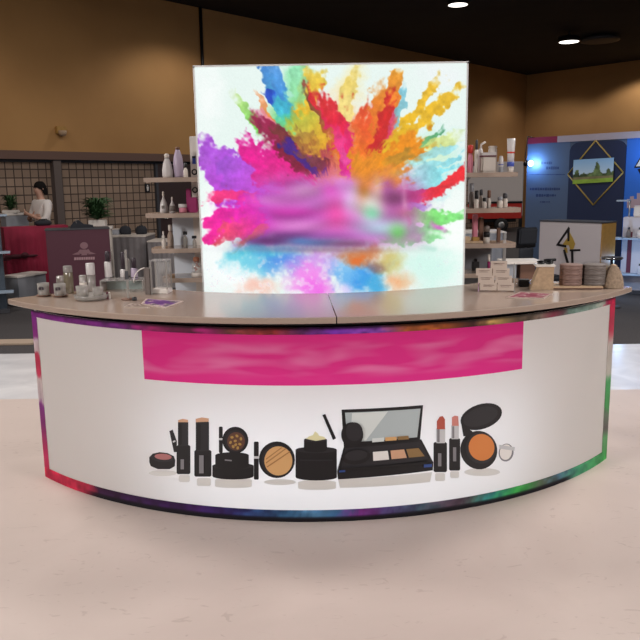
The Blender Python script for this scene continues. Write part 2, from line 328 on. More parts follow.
    for s in ((226, 40, 180, 252, 222, 24, 16, .85), (196, 76, 214, 252, 188, 24, 16, .8), (224, 30, 140, 290, 166, 30, 9, .7), (236, 40, 150, 340, 168, 14, 9, .7), (160, 50, 150, 285, 215, 34, 6, .8), (215, 140, 205, 270, 178, 20, 8, .7), (170, 60, 160, 284, 184, 26, 6, .7), (205, 130, 190, 262, 200, 18, 5, .7), (190, 140, 180, 305, 190, 18, 8, .7), (170, 100, 175, 318, 205, 14, 10, .6), (215, 50, 175, 290, 212, 34, 5, .6), (212, 130, 200, 300, 226, 26, 6, .7), (226, 150, 225, 340, 178, 12, 14, .8), (228, 90, 205, 330, 190, 8, 6, .8), (235, 70, 160, 338, 214, 14, 16, .85), (222, 180, 232, 350, 200, 9, 14, .8), (205, 190, 215, 358, 195, 8, 18, .7), (190, 110, 50, 365, 190, 8, 16, 1.), (236, 205, 150, 378, 185, 7, 18, .8), (226, 226, 205, 372, 205, 14, 12, .85), (140, 222, 180, 372, 214, 10, 9, .9), (175, 210, 225, 382, 228, 26, 10, .85), (130, 60, 110, 395, 196, 14, 15, .95), (214, 120, 160, 402, 182, 9, 9, .8), (226, 170, 200, 405, 200, 3, 18, .6), (170, 60, 130, 412, 195, 8, 9, .9), (190, 100, 140, 405, 212, 10, 6, .7), (110, 210, 100, 398, 232, 10, 10, .8), (130, 70, 150, 300, 236, 50, 5, .7), (90, 40, 110, 280, 241, 30, 6, .95), (235, 160, 50, 365, 168, 9, 12, .9), (150, 215, 215, 398, 172, 10, 5, .7)):
        soft(s[:3], *s[3:])
    band = np.sin(v * .35 + 2.2 * np.sin(u * .06)) * 9
    hz += band[..., None] * np.array([1, .6, 1.])
    img[:] = img * (1 - m[..., None]) + hz * m[..., None]
    hz[:] = img
    for s in ((95, 40, 105, 268, 241, 26, 5, .9), (75, 105, 160, 318, 243, 26, 4.5, .85), (120, 70, 110, 348, 244, 26, 4, .8), (150, 110, 120, 330, 250, 60, 3, .6), (110, 130, 180, 280, 249, 40, 3, .6), (70, 130, 190, 300, 241, 12, 4, .6)):
        soft(s[:3], *s[3:])
    img[:] = hz
    img += (grain[..., None] - .5) * 8
    return np.clip(img, 0, 255) / 255.

# ================================================================== the hall
def rect(name, o, ax, ay, w, h, material, seg=1):
    """upright or flat rectangle with its own x,y axes so that the texture keeps its size"""
    me = bpy.data.meshes.new(name); me.from_pydata([(0, 0, 0), (w, 0, 0), (w, h, 0), (0, h, 0)], [], [(0, 1, 2, 3)]); me.materials.append(material)
    ob = bpy.data.objects.new(name, me); COL.objects.link(ob); az = ax.cross(ay)
    m_ = Matrix((ax, ay, az)).transposed().to_4x4(); m_.translation = o; ob.matrix_world = m_; return ob
X, Y_, Z = Vector((1, 0, 0)), Vector((0, 1, 0)), Vector((0, 0, 1))
def tex_mat(name, base):
    m_ = mat(name, base); nt = m_.node_tree; return m_, nt, nt.nodes['Principled BSDF'], nt.links.new
def ramp(nt, fac, a, b, pa=.3, pb=.7):
    r = nt.nodes.new('ShaderNodeValToRGB'); e = r.color_ramp.elements; e[0].position = pa; e[1].position = pb; e[0].color = (*lin(a), 1); e[1].color = (*lin(b), 1); nt.links.new(fac, r.inputs[0]); return r.outputs[0]
def noise(nt, scale, detail=4., vec=None, dist=0.):
    tc = nt.nodes.new('ShaderNodeTexCoord'); n = nt.nodes.new('ShaderNodeTexNoise'); n.inputs['Scale'].default_value = scale; n.inputs['Detail'].default_value = detail; n.inputs['Distortion'].default_value = dist
    if vec:
        mp = nt.nodes.new('ShaderNodeMapping'); mp.inputs['Scale'].default_value = vec; nt.links.new(tc.outputs['Object'], mp.inputs[0]); nt.links.new(mp.outputs[0], n.inputs['Vector'])
    else: nt.links.new(tc.outputs['Object'], n.inputs['Vector'])
    return n.outputs['Fac']
# carpet
mc, nt, b, L = tex_mat('charcoal_carpet', (62, 58, 60)); L(ramp(nt, noise(nt, 60, 6), (50, 48, 50), (78, 73, 74)), b.inputs['Base Color']); b.inputs['Roughness'].default_value = .95
struct(rect('floor', Vector((-20, -5, 0)), X, Y_, 42, 42, mc))
# vinyl booth floors: a matt pinkish sheet in front, a glossier white one behind the counter
mv, nt, b, L = tex_mat('vinyl_pink', (214, 194, 186))
n1 = noise(nt, 1.4, 5, None, .8); n2 = noise(nt, 7, 3, (1, 2.2, 1), 2.5)
c1 = ramp(nt, n1, (196, 180, 173), (206, 190, 183)); c2 = ramp(nt, n2, (150, 122, 120), (255, 255, 255), .29, .36)
mx = nt.nodes.new('ShaderNodeMixRGB'); mx.blend_type = 'MULTIPLY'; mx.inputs[0].default_value = .2; L(c1, mx.inputs[1]); L(c2, mx.inputs[2]); L(mx.outputs[0], b.inputs['Base Color'])
b.inputs['Roughness'].default_value = .42; b.inputs['Specular IOR Level'].default_value = .35
struct(nb(mv).box((0, 1.0, .004), (10, 9.4, .008)).make('floor_front'))
mw, nt, b, L = tex_mat('vinyl_white', (222, 220, 222)); L(ramp(nt, noise(nt, 2.2, 4, None, 1.), (204, 202, 206), (228, 226, 228)), b.inputs['Base Color']); b.inputs['Roughness'].default_value = .25
struct(nb(mw).box((0, 6.53, .004), (10, 1.66, .008)).make('floor_rear'))
struct(nb(mat('beige_edging', (176, 156, 138), .6)).box((-5.2, 7.92, .012), (4.2, .24, .024), bev=.006).make('trim_1'))
# walls: ochre upper band over a recessed wall of square tan blocks
mo, nt, b, L = tex_mat('ochre_paint', (176, 132, 80)); L(ramp(nt, noise(nt, .5, 6), (166, 122, 74), (184, 139, 86)), b.inputs['Base Color']); b.inputs['Roughness'].default_value = .85
mb, nt, b, L = tex_mat('tan_blocks', (140, 118, 100))
tc = nt.nodes.new('ShaderNodeTexCoord'); br = nt.nodes.new('ShaderNodeTexBrick'); br.offset = 0; br.inputs['Scale'].default_value = 1; br.inputs['Brick Width'].default_value = .155; br.inputs['Row Height'].default_value = .155
br.inputs['Mortar Size'].default_value = .011; br.inputs['Mortar Smooth'].default_value = .2; br.inputs['Color1'].default_value = (*lin((158, 134, 116)), 1); br.inputs['Color2'].default_value = (*lin((142, 120, 104)), 1); br.inputs['Mortar'].default_value = (*lin((70, 56, 50)), 1)
L(tc.outputs['Object'], br.inputs['Vector']); L(br.outputs['Color'], b.inputs['Base Color']); b.inputs['Roughness'].default_value = .9
LEN1 = (WALL_C - WALL_L0).length; ZB = 2.34
wl = nb(mo); wl.box((LEN1 / 2, 0, (ZB + ZC) / 2), (LEN1, .3, ZC - ZB)); w1 = struct(wl.make('wall_left'))
ang1 = math.atan2(D1.y, D1.x); w1.rotation_euler.z = ang1; w1.location = WALL_L0 - N1 * .15
struct(rect('wall_block', WALL_L0 - N1 * .14, D1, Z, LEN1, ZB, mb))
fa = nb(mat('brown_fascia', (104, 78, 68), .7)).box((LEN1 / 2, 0, 2.265), (LEN1, .3, .15)).use(M['black']).box((LEN1 / 2, .05, 2.165), (LEN1, .22, .05)).make('trim_2'); struct(fa); fa.rotation_euler.z = ang1; fa.location = WALL_L0 - N1 * .13
wr = nb(mo).box((9, 0, ZC / 2), (18, .3, ZC)).make('wall_right'); struct(wr); wr.rotation_euler.z = math.atan2(D2.y, D2.x); wr.location = WALL_C - N2 * .15
mk, nt, b, L = tex_mat('black_ceiling', (24, 21, 21)); L(ramp(nt, noise(nt, 1.5, 5), (19, 16, 16), (28, 25, 25)), b.inputs['Base Color']); b.inputs['Roughness'].default_value = .9
struct(rect('ceiling', Vector((-20, 37, ZC)), X, -Y_, 42, 42, mk))
# grey post in front of the block wall, dark door beside it
p = on_wall(55.5, 189, WALL_A - N1 * .14, N1, .07); o = struct(nb(mat('grey_post', (98, 86, 82), .7)).box((0, 0, 1.085), (.15, .14, 2.17)).make('pillar')); o.location = (p.x, p.y, 0); o.rotation_euler.z = ang1
p = on_wall(178, 200, WALL_A - N1 * .14, N1, .03)
d = nb(mat('dark_door', (58, 40, 40), .55)).box((0, 0, 1.06), (1.06, .05, 2.12), bev=.006).make('door_1'); struct(d); d.location = (p.x, p.y, 0); d.rotation_euler.z = ang1
fr = nb(M['dgrey']); fr.box((-.56, 0, 1.07), (.06, .08, 2.14)).box((.56, 0, 1.07), (.06, .08, 2.14)).box((0, 0, 2.15), (1.18, .08, .03)); struct(fr.make('door_frame', parent=d))
struct(nb(M['chrome']).tube([(-.45, -.03, 1.0), (-.45, -.08, 1.0), (-.33, -.08, 1.0)], .012).make('door_handle', parent=d))
# conduit dropping down the wall behind the display
p = on_wall(200, 30, WALL_A, N1, .04)
tag(nb(M['black']).tube([(p.x, p.y, ZC), (p.x, p.y, 2.36)], .035).make('conduit'), 'thin black pipe running down the ochre wall behind the lit display', 'pipe')
p = on_wall(60, 132, WALL_A, N1, .0)
t = thing('wall_sconce', 'small tan wall fixture on the ochre wall high above the person', 'wall light', p, ang1)
nb(M['tan']).box((0, -.04, .03), (.2, .08, .14), bev=.012).make('housing', parent=t); nb(M['kraft']).lathe([(.0, -.1), (.05, -.095), (.075, -.05), (.08, 0)], (0, -.09, .02), 16).make('diffuser', parent=t)
p = on_wall(147, 188, WALL_A - N1 * .14, N1, .0)
t = thing('restroom_sign', 'small dark sign with a white figure on the block wall beside the door', 'sign', p, ang1)
nb(M['black']).box((0, -.012, 0), (.115, .024, .17), bev=.004).make('plate', parent=t)
s = nb(M['white']); s.lathe([(0, -.016), (.014, -.008), (.016, 0), (.012, .01), (0, .015)], (0, -.026, .05), 10); s.slab([(-.028, .03), (.028, .03), (.02, -.03), (.012, -.06), (-.012, -.06), (-.02, -.03)], .003, Matrix.Translation((0, -.027, 0))); s.make('pictogram', parent=t)
# ceiling downlights in view and the round loudspeaker
lampmat = mat('lamp_glow', (255, 250, 240), .5, emit=(255, 246, 236), power=3.2)
for (px, py, r, lab) in ((458, 5, .21, 'round glowing ceiling lamp on a short stem above the display'), (569, 42, .27, 'round glowing ceiling lamp beside the round black ceiling speaker')):
    q = atz(px, py, ZC - .25); t = thing('ceiling_lamp', lab, 'ceiling lamp', (q.x, q.y, ZC - .25), 0, 'round ceiling lamps')
    nb(M['black']).lathe([(r * 1.03, 0), (r * 1.05, .02), (r, .12), (.1, .17), (0, .17)], n=28).make('housing', parent=t)
    nb(lampmat).lathe([(0, -.012), (r * .7, -.01), (r, .004)], n=28).make('diffuser', parent=t)
    nb(M['dgrey']).tube([(0, 0, .16), (0, 0, .25)], .02).make('stem', parent=t)
    lamp('downlight', 'AREA', (q.x, q.y, ZC - .3), 60, WARM, r * 2)
q = atz(600, 41, ZC - .12); t = thing('ceiling_speaker', 'dark round speaker hanging at the ceiling right of a glowing lamp', 'speaker', (q.x, q.y, ZC - .12), 0)
nb(mat('speaker_grille', (70, 64, 62), .6)).lathe([(0, -.01), (.4, -.01), (.46, .0), (.46, .03)], n=32).make('grille', parent=t); nb(M['dgrey']).lathe([(.5, 0), (.5, .06), (.3, .12), (0, .12)], n=32).make('housing', parent=t)

# ================================================================== the curved reception counter
CX, CY, RB, RT, RI = -.02, 5.71, 2.28, 2.36, 1.58
def cyl(th, z, R=RB): t = math.radians(th); return Vector((CX + R * math.sin(t), CY - R * math.cos(t), z))
def on_front(px, py, R=RB):
    d = ray(px, py); ox, oy = -CX, -CY; a = d.x ** 2 + d.y ** 2; bq = 2 * (ox * d.x + oy * d.y); c = ox * ox + oy * oy - R * R
    t = (-bq - math.sqrt(bq * bq - 4 * a * c)) / (2 * a); q = EYEP + d * t; return math.degrees(math.atan2(q.x - CX, CY - q.y)), q.z
def band(bd, R0, R1, z0, z1, t0, t1, n, ch=.004):
    prof = [(R1, z0 + ch), (R1, z1 - ch), (R1 - ch, z1), (R0 + ch, z1), (R0, z1 - ch), (R0, z0), (R1 - ch, z0)]; k = len(prof); vs = []; fs = []
    for i in range(n + 1):
        for R, z in prof: vs.append(cyl(t0 + (t1 - t0) * i / n, z, R))
    for i in range(n):
        for j in range(k): fs.append((i * k + j, i * k + (j + 1) % k, (i + 1) * k + (j + 1) % k, (i + 1) * k + j))
    fs += [tuple(range(k)), tuple(n * k + j for j in range(k))[::-1]]; bd.faces(vs, fs); return bd
T0, T1 = -44.2, 49.2; P0, P1 = -42.7, 47.2; Z0, Z1 = .07, .955
counter = thing('reception_counter', 'long curved white reception counter with a backlit front and multicoloured printed edge', 'counter', (CX, 3.43, 0))
def cpart(bd, name, m=None, parent=None):
    o = bd.make(name, m, parent or counter)
    if parent is None: o.location = (-CX, -3.43, 0)
    return o
c = nb(M['white'])
band(c, 1.84, 1.87, .008, 1.02, T0, T1, 48, .001); band(c, 1.85, 2.255, .008, .03, T0, T1, 48, .001)
for th in (T0 + .3, T1 - .3): band(c, 1.85, 2.265, .03, 1.02, th - .28, th + .28, 1, .001)
cpart(c, 'carcass')
cpart(band(nb(M['blackg']), 2.2, 2.262, .985, 1.0199, T0, T1, 60, .001), 'painted_shade_strip')  # black strip stands in for the shade under the worktop overhang
SEAM = 2.35
for t0, t1, lab in ((-47., SEAM - .07, 'left half of the worktop'), (SEAM + .07, 50., 'right half of the worktop')):
    o = cpart(band(nb(M['top']), RI, RT, 1.02, 1.05, t0, t1, 40), 'worktop'); o['label'] = lab
# backlit white sheet with an opening for the pink banner
B0, B1, ZBN = -22.3, 27.5, .706
ts = sorted(set([round(P0 + (P1 - P0) * i / 90, 3) for i in range(91)] + [B0, B1])); zs = [Z0, .2, .4, .6, ZBN, .83, Z1]
def sheet(material, keep, name, parent):
    bd = nb(material); used = {}; vs = []; fs = []
    def vid(i, j):
        if (i, j) not in used: used[(i, j)] = len(vs); vs.append(cyl(ts[i], zs[j]))
        return used[(i, j)]
    for i in range(len(ts) - 1):
        for j in range(len(zs) - 1):
            if keep((ts[i] + ts[i + 1]) / 2, (zs[j] + zs[j + 1]) / 2): fs.append((vid(i, j), vid(i + 1, j), vid(i + 1, j + 1), vid(i, j + 1)))
    bd.faces(vs, fs, True); o = bd.make(name, None, parent)
    uv = o.data.uv_layers.new(name='UVMap')
    for lp in o.data.loops:
        co = o.data.vertices[lp.vertex_index].co; uv.data[lp.index].uv = (math.atan2(co.x - CX, CY - co.y) * RB, co.z)
    return o
inb = lambda t, z: B0 < t < B1 and z > ZBN
panel = sheet(backlit('backlit_white_fabric', (242, 239, 237), .5), lambda t, z: not inb(t, z), 'front_panel', counter); panel.location = (-CX, -3.43, 0)
ban = sheet(backlit('backlit_pink_fabric', (238, 62, 146), .5, (246, 140, 188)), inb, 'banner', panel); ban['label'] = 'pink banner with smeared paler lettering'
for th in (-16.5, -8.5, -.5, 7.5, 15.5, 24.5):
    ZL = .32; q = cyl(th, ZL, 1.96); lamp('panel_backlight', 'AREA', q, .76, (.82, .95, 1.08), .3, cyl(th, ZL - .02, 3.), None).data.shape = 'RECTANGLE'
for l in bpy.data.lights:
    if l.name.startswith('panel_backlight'): l.size = .28; l.size_y = .6
# printed border: one ink strip along the top, one at the bottom, one up each end
def mixkeys(keys, x):
    ks = np.array([k[0] for k in keys]); cs = np.array([k[1] for k in keys], float); return np.stack([np.interp(x, ks, cs[:, i]) for i in range(3)], -1)
def border(name, t0, t1, z0, z1, nx, ny, fn):
    tt = np.linspace(t0, t1, nx); zz = np.linspace(z0, z1, ny); P = np.zeros((ny, nx, 3)); R = RB + .002
    P[..., 0] = CX + R * np.sin(np.radians(tt))[None]; P[..., 1] = CY - R * np.cos(np.radians(tt))[None]; P[..., 2] = zz[:, None]
    fx = (tt - T0) / (T1 - T0); n = sum(lattice((ny, nx), max(2, (t1 - t0) * .8 * 2 ** k), max(2, (z1 - z0) * 14 * 2 ** k), 200 + k + int(t0)) * .55 ** k for k in range(4)) / 2.0
    cols = fn(fx[None].repeat(ny, 0), zz[:, None].repeat(nx, 1), n); o = grid_obj(name, P, np.clip(cols * .82, 0, 255) / 255., INK, counter); o.location = (-CX, -3.43, 0); return o
INK = printed('border_inks')
def bottom_fn(x, z, n):
    c = mixkeys([(0, (226, 46, 84)), (.07, (222, 50, 84)), (.12, (206, 52, 84)), (.14, (66, 32, 68)), (.24, (66, 34, 86)), (.31, (76, 34, 110)), (.36, (52, 44, 110)), (.42, (60, 110, 160)), (.47, (96, 150, 196)), (.5, (70, 120, 170)), (.535, (130, 50, 140)), (.57, (90, 70, 130)), (.61, (84, 110, 130)), (.66, (110, 84, 104)), (.69, (96, 130, 120)), (.72, (60, 150, 150)), (.77, (70, 196, 90)), (.82, (96, 110, 90)), (.85, (90, 130, 160)), (.9, (80, 170, 130)), (1, (80, 190, 96))], x + (n - .5) * .05)
    c = c * (.62 + .76 * n[..., None]); low = 1 - sstep(.026, .038, z); ends = 1 - sstep(.1, .14, x) * (1 - sstep(.86, .9, x)); low = low * (1 - ends)
    return c * (1 - low[..., None]) + np.array([26, 22, 30.]) * low[..., None]
def top_fn(x, z, n):
    c = mixkeys([(0, (136, 42, 140)), (.2, (120, 40, 130)), (.25, (170, 36, 110)), (.31, (96, 30, 60)), (.33, (190, 40, 130)), (.36, (110, 60, 60)), (.42, (180, 60, 60)), (.45, (110, 50, 110)), (.5, (130, 56, 190)), (.56, (150, 80, 190)), (.59, (206, 110, 60)), (.64, (196, 100, 40)), (.68, (80, 40, 40)), (.72, (210, 170, 100)), (.76, (90, 76, 60)), (.8, (140, 120, 110)), (.83, (130, 50, 70)), (.86, (110, 140, 130)), (.93, (160, 180, 170)), (.955, (190, 190, 180)), (.965, (206, 46, 96)), (1, (206, 40, 80))], x + (n - .5) * .03)
    return c * (.6 + .8 * n[..., None]) * (1 - .5 * sstep(.975, .985, z))[..., None]
def left_fn(x, z, n):
    c = mixkeys([(0, (226, 50, 90)), (.2, (206, 54, 110)), (.33, (150, 50, 130)), (.44, (150, 60, 150)), (.47, (220, 196, 206)), (.6, (226, 206, 206)), (.63, (216, 60, 96)), (.73, (210, 56, 90)), (.75, (230, 200, 206)), (.82, (226, 206, 214)), (.85, (150, 50, 140)), (1, (130, 42, 140))], z + (n - .5) * .06)
    return c * (.85 + .3 * n[..., None])
def right_fn(x, z, n):
    c = mixkeys([(0, (90, 170, 96)), (.16, (110, 180, 120)), (.2, (120, 110, 110)), (.3, (120, 140, 120)), (.34, (80, 170, 96)), (.5, (86, 180, 110)), (.54, (214, 210, 200)), (.72, (220, 206, 202)), (.76, (206, 150, 150)), (.8, (210, 70, 96)), (1, (206, 40, 80))], z + (n - .5) * .06)
    return c * (.85 + .3 * n[..., None])
border('printed_border', T0, T1, .008, Z0, 420, 9, bottom_fn); border('printed_border', T0, T1, Z1, .99, 420, 7, top_fn)
border('printed_border', T0, P0, Z0, Z1, 6, 120, left_fn); border('printed_border', P1, T1, Z0, Z1, 8, 120, right_fn)

# ---- the make-up products printed on the sheet: flat inks that follow the curve (outlines measured as angle and height on the sheet)
PR = dict(k=mat('ink_black', (20, 18, 22), .5), d=mat('ink_charcoal', (38, 36, 41), .5), g=mat('ink_grey', (128, 126, 132), .5), s=mat('ink_silver', (196, 196, 200), .5), m=mat('ink_mirror', (176, 186, 190), .5), m2=mat('ink_mirror_pale', (214, 220, 220), .5),
          t=mat('ink_tan', (206, 160, 130), .5), p=mat('ink_rose', (176, 112, 112), .5), b=mat('ink_bronze', (214, 166, 112), .5), b2=mat('ink_bronze_line', (168, 120, 74), .5), o=mat('ink_apricot', (212, 128, 66), .5), c=mat('ink_cream', (226, 220, 176), .5),
          gd=mat('ink_gold', (176, 140, 76), .5), br=mat('ink_brown', (96, 62, 50), .5), w=mat('ink_white', (230, 226, 224), .5), r=mat('ink_lip_red', (180, 84, 70), .5), pk=mat('ink_lip_pink', (206, 130, 122), .5), u=mat('ink_blue', (50, 76, 140), .5), ol=mat('ink_olive', (140, 110, 70), .5), sh=mat('ink_reflection', (214, 212, 210), .6))
def curve_poly(bd, pts, layer):
    """tessellated flat polygon wrapped on the counter front"""
    t = bmesh.new(); q = [on_front(*p) for p in pts]; q = [(th, z) for th, z in q]
    f = t.faces.new([t.verts.new((th, z, 0)) for th, z in q])
    lo, hi = min(a for a, _ in q), max(a for a, _ in q); k = math.ceil(lo)
    while k < hi:
        bmesh.ops.bisect_plane(t, geom=t.verts[:] + t.edges[:] + t.faces[:], plane_co=(k, 0, 0), plane_no=(1, 0, 0)); k += 1
    t.normal_update()
    for v in t.verts: v.co = cyl(v.co.x, v.co.y, RB + .0012 + .0007 * layer)
    bd.absorb(t)
def ell(x, y, a, b_, rot=0., n=28):
    c, s = math.cos(math.radians(rot)), math.sin(math.radians(rot)); r = []
    for k in range(n):
        u, v = a * math.cos(2 * PI * k / n), b_ * math.sin(2 * PI * k / n); r.append((x + u * c - v * s, y + u * s + v * c))
    return r
def rr(x0, y0, x1, y1, r=1.2): return [(x0 + r, y0), (x1 - r, y0), (x1, y0 + r), (x1, y1 - r), (x1 - r, y1), (x0 + r, y1), (x0, y1 - r), (x0, y0 + r)]
def can(x0, x1, y0, y1, e):
    """outline of a standing cylinder"""
    xm, a = (x0 + x1) / 2, (x1 - x0) / 2; return [(xm + a * math.cos(PI + PI * k / 10), y0 + e * math.sin(PI + PI * k / 10)) for k in range(11)] + [(xm + a * math.cos(PI * k / 10), y1 + e * math.sin(PI * k / 10)) for k in range(11)]
def art(name, shapes, label=None):
    bd = B(); n = 0
    for code, pts in shapes: bd.use(PR[code]); curve_poly(bd, pts, n); n += 1
    o = bd.make(name, None, panel)
    if label: o['label'] = label
    return o
art('printed_rouge_pot', [('sh', ell(163, 473, 14, 3)), ('k', [(149.5, 457), (153, 453.5), (160, 452), (168, 453), (174, 456), (175.5, 460), (175, 466), (170, 469), (158, 469), (151, 466), (149.5, 462)]), ('d', ell(162.5, 458, 11, 4, 4)), ('p', ell(163.5, 456.5, 8.5, 3, 4))], 'printed black pot with rose rouge')
art('printed_brush', [('k', [(169.5, 431), (172.8, 429.5), (177, 441), (177, 452), (174, 452)]), ('s', [(172.8, 441), (175.4, 440), (175.8, 441.6), (173.2, 442.6)])])
art('printed_foundation_stick', [('sh', rr(179, 475, 190, 482)), ('k', rr(176.8, 445, 190.5, 474)), ('d', rr(178.2, 421, 188.5, 446)), ('t', [(178.4, 422), (178.4, 420), (183, 418.6), (188.3, 419.6), (188.3, 422)]), ('k', rr(178.6, 423.5, 182, 445)), ('g', [(181, 459), (184.4, 459), (184.4, 469), (181, 469)])], 'printed shorter black foundation stick')
art('printed_foundation_stick', [('sh', rr(197, 478, 211, 486)), ('k', rr(194.5, 450, 211.6, 476.5)), ('d', rr(196, 421, 209.2, 451)), ('t', [(196, 422), (196, 418.6), (202, 417.2), (209, 418.2), (209, 421.5)]), ('k', rr(197, 423.5, 201, 450)), ('g', [(199.5, 455), (204, 455), (204, 473), (199.5, 473)])], 'printed taller black foundation stick')
art('printed_jar_stack', [('sh', can(215, 252, 480, 486, 2)), ('k', can(212.5, 253.8, 466, 476, 3.4)), ('d', can(212.5, 253.8, 465.6, 466, 3)), ('k', can(215.5, 249, 455, 466, 3)), ('g', [(225, 459), (232, 459.6), (232, 461), (225, 460.4)])])
lep = [('k', rr(219, 426.5, 222.8, 453, .8)), ('s', rr(219, 438, 222.8, 440, .3)), ('k', ell(235.5, 440, 13, 13.4)), ('d', ell(236, 440.5, 10.6, 11)), ('br', ell(236.3, 441, 8.8, 9.2))]
for k, (dx, dy) in enumerate(((-4, -4), (1, -5.4), (5, -2.6), (-5.4, 1), (-.6, -.6), (4, 2.6), (-2.6, 5), (2, 6.2), (0, 3))): lep.append(('gd', ell(236.3 + dx, 441 + dy, 1.7, 1.3, 40 * k, 10)))
art('printed_pattern_compact', lep, 'printed compact with a gold speckled powder')
art('printed_bronzer', [('sh', ell(280, 482, 16, 3)), ('k', rr(254, 441.5, 258.8, 479.5, .8)), ('s', rr(254, 456, 258.8, 458.5, .3)), ('k', ell(277, 459.5, 18, 18.3)), ('d', ell(277.5, 460, 15.6, 15.8)), ('b', ell(278.5, 460.5, 14, 14.6)), ('b2', [(266, 462), (286, 447.5), (286.6, 448.4), (266.4, 463.2)]), ('b2', [(266.4, 458), (281.5, 446.8), (282.3, 447.4), (266.2, 459.4)]), ('b2', [(267, 466), (290, 450.5), (290.6, 451.4), (267.4, 467)])], 'printed round compact with bronze powder')
art('printed_cream_jar', [('sh', can(298, 336, 482, 488, 2)), ('k', can(295.6, 336.8, 450, 477, 3.4)), ('d', can(295.6, 336.8, 449.5, 450, 3)), ('k', can(304, 327, 440, 449.5, 2.6)), ('d', ell(315.5, 439.5, 11.5, 2.4)), ('c', [(306, 438.5), (309, 436), (313, 434.8), (315, 431), (318, 433.2), (319, 435.4), (324, 436.5), (326, 438.8), (316, 440.6)]), ('k', [(322.4, 414.8), (325.2, 413.6), (336, 438), (333, 439.6)]), ('d', rr(300, 459, 333, 460.4, .3))], 'printed black jar of pale cream with a spatula')
art('printed_palette', [('sh', [(338, 479), (432, 472), (430, 482), (340, 488)]), ('k', [(341.5, 409.5), (423, 405), (419.5, 444), (344, 450)]), ('m', [(345, 412.5), (420.4, 408.4), (417, 437), (347.5, 442)]), ('m2', [(352, 413), (388, 411), (366, 440), (350, 440)]), ('k', [(344, 446), (421, 439), (433, 462), (432.5, 470), (338, 479), (337, 471)]), ('d', [(345, 447.5), (420, 441), (428.5, 459), (341, 468)]),
     ('m2', [(372, 438), (384, 437), (384, 441), (372, 442)]), ('b', [(385, 437), (396, 436.2), (396.4, 439.8), (385, 440.6)]), ('ol', [(397, 436), (408, 435.2), (408.6, 438.8), (397.4, 439.6)]),
     ('w', [(372.6, 451.4), (387.4, 450.2), (388.8, 459), (373, 460.4)]), ('t', [(390, 450), (403.6, 448.8), (406.4, 457.2), (391.2, 458.6)]), ('ol', [(405.6, 448.6), (418, 447.4), (424, 455.6), (408.4, 457)]), ('k', ell(352, 434, 11, 12.5)), ('d', ell(354, 431, 8.4, 9.4)), ('k', ell(356, 456, 14, 7.4, -6)), ('d', ell(356, 454.6, 11, 5.2, -6)), ('k', [(341, 467), (428, 460.5), (428.4, 462.6), (341, 469.4)]), ('u', [(423, 463.6), (431, 463), (431, 466), (423, 466.6)]), ('u', [(339, 469.4), (345, 469), (345, 471), (339, 471.4)])], 'printed open mirrored palette with three shades and a brush')
art('printed_lipstick', [('sh', rr(435, 473, 445, 481)), ('k', rr(433.4, 442, 446.8, 472)), ('s', rr(436, 428, 445, 443, .6)), ('g', rr(437, 429, 439.4, 442, .3)), ('r', [(436.6, 429), (436.6, 421), (439.4, 416.4), (442.4, 415.8), (444.6, 419), (444.8, 429)]), ('g', [(437.6, 453), (441, 453), (441, 466), (437.6, 466)])], 'printed red lipstick')
art('printed_lipstick', [('sh', rr(450, 471, 459, 478)), ('k', rr(449, 438, 460, 470.5)), ('s', rr(451, 425, 458.6, 439, .6)), ('g', rr(452, 426, 454, 438, .3)), ('pk', [(451.6, 425.6), (451.6, 417), (454.4, 415.4), (457.8, 416), (458.4, 425.6)]), ('g', [(452.6, 447), (455.8, 447), (455.8, 461), (452.6, 461)])], 'printed pale pink lipstick')
art('printed_blusher', [('sh', ell(482, 472, 18, 4)), ('k', ell(478.6, 450, 18.4, 19.4, -20)), ('k', ell(481, 416.5, 21.4, 12.4, -18)), ('d', ell(480, 416.4, 18, 9, -18)), ('k', [(461, 424), (472, 431), (470, 436), (463, 436)]), ('d', ell(480.4, 447.6, 15.4, 15.8, -20)), ('o', ell(481, 447, 12.8, 13.4, -20))], 'printed open compact with apricot blusher')
art('printed_sponge', [('g', ell(506, 452.5, 7.4, 9, 10)), ('w', ell(505.6, 452, 6, 7.8, 10)), ('s', [(499, 444.6), (514.6, 447), (514, 450.6), (499, 448.4)])], 'printed small pale sponge')

# ================================================================== lit display behind the counter
SY, SX0, SX1, SZ = 4.48, -.708, .878, 2.336
disp = thing('backlit_display', 'large backlit white display with a rainbow powder burst standing behind the counter', 'display', ((SX0 + SX1) / 2, SY, 0))
off = Vector((-(SX0 + SX1) / 2, -SY, 0))
fr = nb(mat('display_edge', (226, 226, 226), .4))
for x in (SX0, SX1): fr.box((x, SY + .05, SZ / 2), (.012, .1, SZ))
fr.box(((SX0 + SX1) / 2, SY + .05, SZ), (SX1 - SX0 + .012, .1, .012)).box(((SX0 + SX1) / 2, SY + .05, .02), (SX1 - SX0, .1, .03)).box(((SX0 + SX1) / 2, SY + .095, SZ / 2), (SX1 - SX0, .008, SZ - .02))
fr.make('frame', parent=disp).location = off
for x in (SX0 + .15, SX1 - .15): nb(M['alu']).box((x, SY + .03, .012), (.08, .26, .02), bev=.004).make('foot', parent=disp).location = off
nx, ny = 440, 380; zlo = .98
gx = np.linspace(SX0 + .004, SX1 - .004, nx)[None].repeat(ny, 0); gz = np.linspace(SZ - .004, zlo, ny)[:, None].repeat(nx, 1)
P = np.stack([gx, np.full_like(gx, SY), gz], -1)
